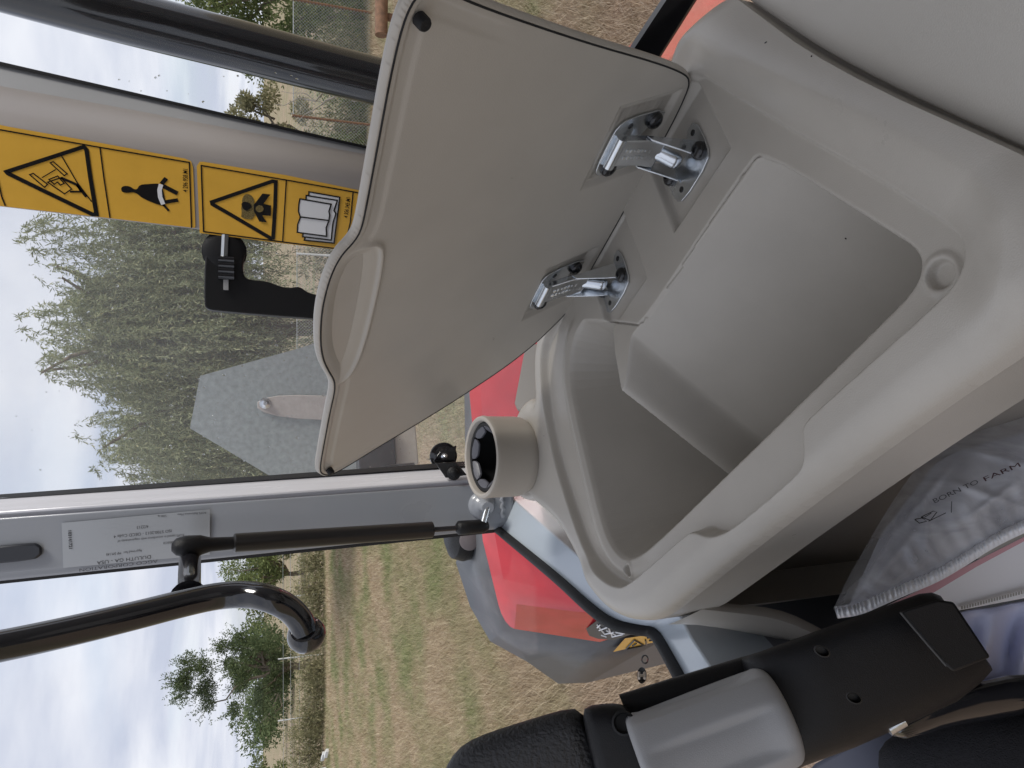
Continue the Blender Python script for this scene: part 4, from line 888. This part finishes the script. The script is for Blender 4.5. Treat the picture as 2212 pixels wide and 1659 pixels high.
# gathered bright edge
mb = MB(); rings = []
for j in range(9):
    f = j / 8; ring = []
    for i in range(0, 240):
        k = i / 239 * (K - 1); a = int(k); fr2_ = k - a; b = min(a + 1, K - 1); u, v = botc[a] * (1 - fr2_) + botc[b] * fr2_
        am = .0022 * (1 - .75 * i / 240)
        ring.append(at(u + 7 * f, v + 26 * f - 8, TB - .031 + am * math.sin(i * 1.55 + 1.7 * math.sin(i * .31)) * math.sin(math.pi * (f * .8 + .2)) - .006 * math.sin(math.pi * f)))
    rings.append(ring)
EDGEF = mat('bag_edge_film', (.90, .92, .96), .12, spec=.7, bump=.4, bscale=120)
mb.loft(rings, cap=False, closed=False); mb.build('gathered_edge', EDGEF, bag, 60)
# manuals inside and below
def plate(uvt, th, name, m, parent, bevel=.0008):
    p = [at(*q) for q in uvt]; c = sum(p) / len(p); mb = MB(); mb.prism(p, nrm(c - CAM) * th); return mb.build(name, m, parent, 40, bevel=bevel)
bk1 = thing('operator_manual', tuple(at(2200, 1250, TB + .12)), 'grey white manual cover inside the plastic bag', 'manual')
plate([(1835, 1306, TB + .01), (1905, 1150, TB + .05), (2020, 1000, TB + .06), (2330, 830, TB + .05), (2330, 1090, TB), (2080, 1214, TB), (1960, 1272, TB)], .012, 'cover', mat('grey_manual_cover', (.52, .53, .57), .4, var=.06, vscale=12), bk1)
bk2 = thing('white_leaflet', tuple(at(2200, 1290, TB + .06)), 'white leaflet with a red top border below the bag edge', 'leaflet')
plate([(1870, 1330, TB - .025), (1990, 1272, TB - .025), (2110, 1210, TB - .025), (2330, 1100, TB - .025), (2330, 1270, TB - .03), (2075, 1318, TB - .03), (1990, 1330, TB - .03)], .006, 'sheet', PINK, bk2)
REDB = mat('red_border_print', (.66, .36, .40), .5)
mb = MB(); mb.poly([at(u, v, TB - .0262) for u, v in ((1880, 1326), (1990, 1273), (2110, 1211), (2330, 1101), (2330, 1106), (2110, 1224), (2000, 1290), (1900, 1330))]); mb.build('red_border', REDB, bk2)
mb = MB()
for i in range(44): 
    f = i / 43; u, v = 2078 + (2330 - 2078) * f, 1313 - (1313 - 1248) * f
    c = at(u, v, TB - .034); mb.box(c, (at(u + 2.0, v - .3, TB) - at(u, v, TB)), (at(u, v + 3.4, TB) - at(u, v, TB)), nrm(CAM - c) * .0012)
mb.build('stitched_edge', mat('grey_stitch', (.33, .32, .30), .6), bk2)
bk3 = thing('blue_folder', tuple(at(2200, 1450, TB + .05)), 'pale blue violet plastic folder behind the armrest end', 'folder')
rings = []
for j in range(12):
    f = j / 11; rings.append([at(2040 + (2340 - 2040) * i / 30, 1330 + f * 190 - 50 * i / 30, TB + .0 - .012 * math.sin(i * .7 + f * 3) * math.sin(f * 3.1) + .02 * f) for i in range(31)])
mb = MB(); mb.loft(rings, cap=False, closed=False); o = mb.build('sleeve', COVER, bk3, 60); m_ = o.modifiers.new('t', 'SOLIDIFY'); m_.thickness = .002

# ================================================================== STICKERS, PRINT, LETTERING
def text_mesh(body, size, O, X, Y, m, parent, name='lettering', bold=0., align='LEFT', lift=0.0):
    cu = bpy.data.curves.new(name, 'FONT'); cu.body = body; cu.size = size; cu.offset = bold; cu.align_x = align; cu.resolution_u = 3; cu.fill_mode = 'FRONT'
    tmp = bpy.data.objects.new('tmp_text', cu); scene.collection.objects.link(tmp)
    dg = bpy.context.evaluated_depsgraph_get(); me = bpy.data.meshes.new_from_object(tmp.evaluated_get(dg))
    scene.collection.objects.unlink(tmp); bpy.data.objects.remove(tmp)
    X, Y = np.asarray(X), np.asarray(Y); Z = nrm(np.cross(X, Y)); org = np.array(world_loc(parent))
    co = np.empty(len(me.vertices) * 3, np.float32); me.vertices.foreach_get('co', co); co = co.reshape(-1, 3)
    co = (np.asarray(O) - org + np.outer(co[:, 0], X) + np.outer(co[:, 1], Y) + Z * lift).astype(np.float32)
    me.vertices.foreach_set('co', co.ravel()); me.update(); me.name = name
    o = bpy.data.objects.new(name, me); return finish(o, m, parent)
YF = YT - .006                                  # face of the taupe post
def sp(u, v, k=1): return ony(u, v, YF - .0008 * k)
def line_strip(uvs, w, k, name, m, parent, closed=True):
    """flat printed line of width w (metres) on the post face"""
    P = np.array([sp(u, v, k) for u, v in uvs])[:, [0, 2]]; n = len(P); mb = MB(); y = YF - .0008 * k; a_, b_ = [], []
    for i in range(n):
        if closed: d0, d1 = nrm(P[i] - P[i - 1]), nrm(P[(i + 1) % n] - P[i])
        else: d0 = nrm(P[i] - P[i - 1]) if i else nrm(P[1] - P[0]); d1 = nrm(P[i + 1] - P[i]) if i < n - 1 else d0
        t = nrm(d0 + d1); nn = V(-t[1], t[0]); sc = 1 / max(.35, abs(nn @ V(-d0[1], d0[0])))
        a_.append(P[i] + nn * w / 2 * sc); b_.append(P[i] - nn * w / 2 * sc)
    vs_ = [V(q[0], y, q[1]) for q in a_ + b_]
    fs = [(i, (i + 1) % n, n + (i + 1) % n, n + i) for i in range(n if closed else n - 1)]
    mb.add(vs_, fs); return mb.build(name, m, parent)
def flat(uvs, k, name, m, parent, sm=0):
    p = np.array([sp(u, v, k) for u, v in uvs])
    if sm: p = chaikin(p, sm)
    mb = MB(); mb.poly(p); return mb.build(name, m, parent)
# zoom frames used while measuring
def za(x, y): return (x * .18849, 263.3 + y * .18849)                 # upper sticker close-up
def zb(x, y): return (406. + x * .16865, 340.1 + y * .16865)          # lower sticker close-up
st1 = thing('warning_sticker', tuple(sp(410, 430)), 'yellow rollover and seat belt warning sticker, upper one on the taupe post', 'sticker', 'yellow warning stickers')
body = [za(*q) for q in ((-500, -70), (100, 55), (1150, 240), (2120, 420), (2190, 450), (2212, 520), (2240, 1190), (2230, 1216), (1270, 1105), (100, 975), (-500, 905))]
flat(body, 1, 'film', YEL, st1)
line_strip([za(*q) for q in ((-500, 10), (0, 90), (1150, 293), (2170, 465), (2195, 1215))], .0022, 2, 'border', INK, st1, False)
line_strip([za(*q) for q in ((1145, 292), (1190, 640), (1260, 1100))], .0020, 2, 'divider', INK, st1, False)
line_strip([za(*q) for q in ((-30, 640), (20, 860), (60, 962))], .0020, 2, 'divider', INK, st1, False)
line_strip([za(*q) for q in ((75, 572), (960, 285), (990, 320), (1035, 640), (1105, 1060), (1060, 1060), (520, 800), (90, 590))], .0062, 2, 'triangle', INK, st1)
def pol(pts, w=.0018, closed=True, name='pictogram_line', zf=za, st=None): return line_strip([zf(*q) for q in pts], w, 2, name, INK, st or st1, closed)
pol([(340, 605), (380, 590), (545, 715), (510, 750)]); pol([(575, 470), (610, 455), (770, 595), (735, 615)])
pol([(480, 640), (640, 545)], .0016, False); pol([(560, 660), (660, 620), (735, 705), (690, 725), (660, 690), (620, 715)])
pol([(545, 690), (740, 825), (820, 770), (700, 640)]); pol([(700, 640), (880, 720), (990, 860)], .004, False); pol([(705, 390), (880, 690), (1050, 915)], .0016, False); pol([(800, 800), (930, 800), (880, 720)], .003, False)
flat([za(*q) for q in ((1385, 770), (1400, 740), (1450, 732), (1500, 745), (1530, 770), (1570, 775), (1600, 720), (1700, 712), (1820, 705), (1850, 730), (1880, 830), (1900, 960), (1840, 960), (1640, 880), (1570, 820), (1520, 805), (1460, 815), (1400, 805))], 2, 'seated_figure', INK, st1, 1)
line_strip([za(*q) for q in ((1845, 715), (1828, 780), (1835, 860), (1870, 945))], .0065, 3, 'seat_belt', WHT, st1, False)
line_strip([za(*q) for q in ((1850, 712), (1905, 645))], .0065, 2, 'belt_end', INK, st1, False); line_strip([za(*q) for q in ((1870, 735), (2035, 820))], .0068, 2, 'leg_figure', INK, st1, False)
line_strip([za(*q) for q in ((1890, 920), (2040, 895))], .0060, 2, 'leg_figure', INK, st1, False); line_strip([za(*q) for q in ((1870, 945), (1935, 1020))], .0035, 2, 'belt_end', INK, st1, False)
def lettering_line(body, a, b, h, zf, st, m=INK):
    p0, p1 = sp(*zf(*a), 2), sp(*zf(*b), 2); X = nrm(p1 - p0); Y = nrm(V(-X[2], 0, X[0])); L = np.linalg.norm(p1 - p0)
    t = text_mesh(body, h, p0, X * (L / (h * .56 * len(body))), Y, m, st, 'part_number', .0001, 'LEFT')
lettering_line('4 296 958 M1', (2150, 805), (2150, 480), .0105, za, st1)

st2 = thing('warning_sticker', tuple(sp(760, 470)), 'yellow crush hazard and read manual warning sticker, lower one above the lid', 'sticker', 'yellow warning stickers')
flat([zb(*q) for q in ((112, 110), (150, 55), (200, 55), (1250, 225), (2120, 405), (2300, 440), (2300, 1230), (1800, 1168), (1200, 1100), (150, 968))], 1, 'film', YEL, st2)
line_strip([zb(*q) for q in ((2300, 478), (2115, 440), (1260, 290), (170, 103), (185, 540), (200, 950), (1210, 1082), (2000, 1180), (2080, 830), (2115, 445))], .0022, 2, 'border', INK, st2, False)
line_strip([zb(*q) for q in ((1260, 292), (1240, 620), (1212, 1080))], .0020, 2, 'divider', INK, st2, False)
line_strip([zb(*q) for q in ((305, 572), (1080, 305), (1125, 312), (1115, 640), (1090, 1030), (1060, 1035), (560, 740), (312, 598))], .0062, 2, 'triangle', INK, st2)
flat([zb(*q) for q in ((720, 480), (770, 465), (830, 500), (850, 560), (860, 800), (680, 780), (690, 700), (680, 640), (700, 600), (690, 540))], 2, 'smoke_cloud', HAT, st2, 1)
flat([zb(*q) for q in ((680, 590), (720, 565), (790, 580), (820, 630), (790, 660), (745, 690), (700, 650))], 3, 'glove', INK, st2, 1)
flat([zb(*q) for q in ((840, 610), (955, 462), (1055, 475), (965, 595), (1065, 615), (1062, 748), (950, 740), (1010, 832), (915, 822), (845, 690))], 3, 'arrow_shape', INK, st2)
flat([zb(918 + 52 * math.cos(a), 658 + 45 * math.sin(a)) for a in np.linspace(0, 6.28, 20, endpoint=False)], 4, 'disc', HAT, st2)
# open book: three stacked page outlines
for k, pts in ((2, ((1550, 440), (1945, 510), (1870, 1098), (1490, 1060), (1500, 1025))), (3, ((1515, 488), (1915, 550), (1870, 680), (1895, 720), (1860, 830), (1850, 900), (1835, 1060), (1470, 1015))), (4, ((1435, 530), (1835, 600), (1805, 690), (1815, 740), (1805, 810), (1770, 900), (1775, 1010), (1400, 960), (1405, 860), (1440, 765), (1415, 690), (1420, 600)))):
    flat([zb(*q) for q in pts], k * 1.2, 'book_page', WHT, st2); line_strip([zb(*q) for q in pts], .0024, k * 1.2 + .6, 'book_outline', INK, st2)
line_strip([zb(*q) for q in ((1440, 762), (1805, 808))], .0024, 6.2, 'book_spine', INK, st2, False)
lettering_line('4 356 345 M1', (2045, 775), (2090, 460), .0105, zb, st2)

# --- silver certification label on the grey post
YP = YW - .0755
def zl(x, y): return (109.7 + x * .17361, 1069.8 + y * .17361)
def lp_(x, y, k=1):
    f = (y - 100) / 800.
    return ony(*zl(x, y), YP - .0010 * k)
lab = thing('certification_label', tuple(lp_(1000, 600)), 'silver rollover certification label with small print on the grey post', 'label')
mb = MB(); rg = []
for x in np.linspace(0, 1, 8):
    t0_, t1_ = V(135, 345) * (1 - x) + V(1980, 175) * x, V(155, 905) * (1 - x) + V(1980, 740) * x
    rg.append([lp_(*(t0_ * (1 - f) + t1_ * f)) for f in np.linspace(0, 1, 6)])
mb.loft(rg, cap=False, closed=False); mb.build('foil', SILV, lab)
def lab_text(body, a, b, h, name='print_line'):
    p0, p1 = lp_(*a, 2), lp_(*b, 2); X = nrm(p1 - p0); Y = nrm(np.cross(V(0, -1, 0), X)); L = np.linalg.norm(p1 - p0)
    text_mesh(body, h, p0, X * (L / (h * .54 * len(body))), Y, LINK, lab, name, .0)
lab_text('AGCO CORPORATION', (1330, 800), (520, 895), 0.007); lab_text('DULUTH GA - USA', (1250, 745), (595, 820), 0.0078)
lab_text('Approved for:  MF 5M.145', (1135, 675), (595, 735), 0.0056); lab_text('ROPS tested in accordance with requirements of', (1660, 480), (620, 580), 0.0054)
lab_text('ISO 5700:2013 - OECD Code 4', (1505, 425), (690, 510), 0.0066); lab_text('4/2213', (1215, 370), (1040, 390), 0.0066)
lab_text('F053005C0', (1610, 560), (1390, 585), 0.0052); lab_text('02689', (1590, 625), (1485, 640), 0.0052)
lab_text('ROPS Reference Mass', (1935, 205), (1525, 235), 0.0048); lab_text('5300 kg', (1440, 245), (1310, 255), 0.0046)
p0, p1 = lp_(215, 432, 2), lp_(225, 615, 2); X = nrm(p1 - p0); Y = nrm(np.cross(V(0, -1, 0), X)); text_mesh('103141721', .0062, p0, X * 1.1, Y, LINK, lab, 'print_line', .0002)
# --- print on the manual bag
def bag_text(body, a, b, h, m, name='bag_print'):
    p0, p1 = at(*a, TB - .036), at(*b, TB - .036); X = nrm(p1 - p0); Y = nrm(np.cross(nrm(CAM - p0), X)); L = np.linalg.norm(p1 - p0); text_mesh(body, h, p0, X * (L / (h * .6 * len(body))), Y, m, bag, name, .0)
bag_text('BORN TO', (2018, 1088), (2110, 1046), .0056, LINK); bag_text('FARM', (2126, 1041), (2204, 1008), .0056, mat('dark_red_print', (.05, .012, .016), .3))
mb = MB()
for pts in (((1976, 1122), (1992, 1119), (2002, 1126), (1986, 1130), (1976, 1122)), ((1990, 1117), (2016, 1104), (2024, 1106), (2010, 1124), (1990, 1117)), ((1998, 1117), (2012, 1108)), ((2006, 1126), (2043, 1108)), ((2056, 1083), (2055, 1107))):
    mb.tube([at(u, v, TB - .036) for u, v in pts], .0004, 4)
mb.build('bag_emblem', INK, bag)

# ================================================================== TREES, FENCE, SCRUB
willow(1.45, 21., 8.3, 3.6, 'large weeping willow in the middle of the quarter window', 3900)
willow(-1.3, 23., 7.5, 2.4, 'looser willow beside the grey post, left of the big willow', 1900)
clump_tree(4.6, 22., 6.2, 2.0, 'leafy tree behind the yellow stickers on the taupe post', n=34, per=520, leaf=(.13, .05), name='broadleaf_tree')
clump_tree(10.6, 19., 4.6, 2.4, 'dense green tree beyond the black bar, behind chain link', n=44, per=520, leaf=(.12, .05), z0=.12, name='broadleaf_tree')
clump_tree(7.9, 24., 4.0, 1.5, 'small pale tree between the taupe post and the black bar', SCRUB, n=26, per=420, leaf=(.12, .05), z0=.15, name='broadleaf_tree')
clump_tree(-14.4, 38., 6.4, 1.9, 'dark spiky mesquite standing alone beyond the wire fence', MESQ, n=40, per=420, leaf=(.13, .045), z0=.14, name='mesquite_tree', spiky=.9)
clump_tree(-11.2, 44., 4.6, 2.6, 'green tree behind the bent black tube', ELM, n=34, per=360, leaf=(.16, .07), z0=.15, name='broadleaf_tree')
clump_tree(-9.0, 46., 4.4, 1.8, 'green tree between the grey post and the bent tube', ELM, n=26, per=360, leaf=(.16, .07), z0=.15, name='broadleaf_tree')
clump_tree(-20.2, 36., 4.6, 2.2, 'yellow green tree at the picture edge left of the mesquite', ELM, n=34, per=420, leaf=(.14, .06), z0=.12, name='broadleaf_tree')
for x, y, h, w in ((-24, 60, 4.2, 5), (-30, 75, 5, 7), (-15, 85, 4.5, 6), (-20, 100, 5, 9)):
    clump_tree(x, y, h, w, 'distant green tree on the skyline, %d m off' % y if False else 'distant green tree on the skyline beyond the mesquite', MESQ, n=24, per=260, leaf=(.3, .14), z0=.1, name='distant_tree', group='trees on the skyline')
# scrub strip along the far edge of the mown field
k = 0
for x in np.arange(-21, -5.5, .8):
    y = 29.5 + rng.uniform(-.3, 1.2); bush(x, y, rng.uniform(.9, 1.6), rng.uniform(.6, .95), 'tawny weedy scrub along the far field edge', SCRUB, 1100, (.17, .035))
for x in np.arange(-.5, 4.4, .75): bush(x, 19.2 + rng.uniform(-.3, .4), rng.uniform(.9, 1.7), .7, 'weedy scrub under the willows along the chain link fence', SCRUB if rng.random() < .5 else ELM, 1500, (.13, .03), 'scrub under the willows')
for x in np.arange(5.4, 13, .9): bush(x, 17.6 + rng.uniform(-.2, .4), rng.uniform(.9, 1.7), .8, 'low scrub behind the chain link right of the taupe post', ELM if rng.random() < .5 else SCRUB, 1500, (.12, .035), 'scrub by the right hand fence')
# chain link fence
def chain_fence(x0, x1, y, h, label):
    f = thing('chain_link_fence', ((x0 + x1) / 2, y, 0), label, 'fence'); mb = MB(); p = .075; r = .0032
    def stick(a, b, r):
        d = nrm(np.asarray(b) - a); u_ = nrm(np.cross(d, [0, 1, 0])) * r; w_ = V(0, 1, 0) * r
        mb.add([a + u_ + w_, a - u_ + w_, a - w_, b + u_ + w_, b - u_ + w_, b - w_], [(0, 1, 4, 3), (1, 2, 5, 4), (2, 0, 3, 5)])
    for x in np.arange(x0 - h, x1, p):
        for s_ in (1, -1):
            a = V(x if s_ > 0 else x + h, y, .03); b = V(x + h if s_ > 0 else x, y, .03 + h)
            stick(a, b, r)
    o = mb.build('wire_mesh', WIRE, f); o['kind'] = 'stuff'
    for x in np.arange(x0, x1 + .1, 2.6):
        mb = MB(); mb.tube([V(x, y + .02, -.05), V(x, y + .02, h + .05)], .03, 10); mb.build('post', PALEP if x0 < 0 else POSTW, f, 60)
    mb = MB(); mb.tube([V(x0, y + .02, h + .03), V(x1, y + .02, h + .03)], .009, 8); mb.build('top_rail', WIRE, f, 60)
chain_fence(-2.0, 5.6, 18.2, 1.55, 'chain link fence in front of the willows'); chain_fence(6.0, 14.5, 16.6, 1.7, 'chain link fence beyond the black bar on the right')
pole = thing('wooden_rail', (7.6, 12.9, 0), 'brown round wooden rail above the raised lid corner', 'rail')
mb = MB(); mb.tube([V(6.3, 12.9, .36), V(7.6, 12.92, .35), V(9.4, 12.9, .37)], [.115, .12, .115], 14); mb.build('log', POSTW, pole, 60)
for x in (6.7, 8.9):
    mb = MB(); mb.tube([V(x, 13.0, -.1), V(x, 13.0, .30)], .07, 10); mb.build('support', POSTW, pole, 60)
# bare branch seen between the taupe post and the bar
br = thing('bare_branch', (6.3, 15.8, 0), 'pale bare forked branch between the taupe post and the black bar', 'branch')
mb = MB(); bt = V(6.3, 15.8, 0); mb.tube([bt, bt + V(-.1, 0, .5), bt + V(.1, 0, .9)], [.05, .04, .03], 8); mb.build('stem', DEADW, br, 60)
mb = MB()
for dx, dz in ((-.7, .9), (.2, 1.3), (.9, 1.0), (1.2, .5), (-.4, 1.4), (.6, 1.5)):
    pth = limb_path(bt + V(.05, 0, .75), bt + V(dx, 0, .75 + dz), 6, .35); mb.tube(pth, [.026, .022, .018, .014, .010, .007, .004], 6)
    mb.tube(limb_path(pth[3], pth[3] + V(dx * .2 + .2, 0, dz * .5), 4, .3), [.012, .01, .008, .006, .004], 5)
mb.build('twigs', DEADW, br, 60)
# wire fence far left
wf = thing('wire_fence', (-14, 31.5, 0), 'barbed wire fence with thin pale posts beyond the field edge', 'fence')
for x in np.arange(-22, -7, 2.6):
    mb = MB(); mb.tube([V(x, 31.5, -.05), V(x + .02, 31.5, 1.75)], .028, 8); mb.build('post', PALEP, wf, 60)
for z in (.5, .9, 1.25, 1.55):
    mb = MB(); mb.tube([V(-23, 31.47, z), V(-15, 31.47, z - .02), V(-7, 31.47, z)], .008, 5); mb.build('wire', WIRE, wf)

junk = thing('white_debris', (-15.6, 27.6, 0), 'small heap of white scraps at the far edge of the field', 'debris')
for k in range(7):
    q = V(-15.9 + .35 * k + rng.uniform(-.1, .1), 27.6 + rng.uniform(-.3, .3), .10 + rng.uniform(0, .12)); a = rng.uniform(0, 3)
    mb = MB(); mb.box(q, V(math.cos(a), math.sin(a), .2) * rng.uniform(.06, .16), V(-math.sin(a), math.cos(a), .1) * .08, V(0, 0, rng.uniform(.05, .12))); mb.build('scrap', PALEP, junk, bevel=.01)
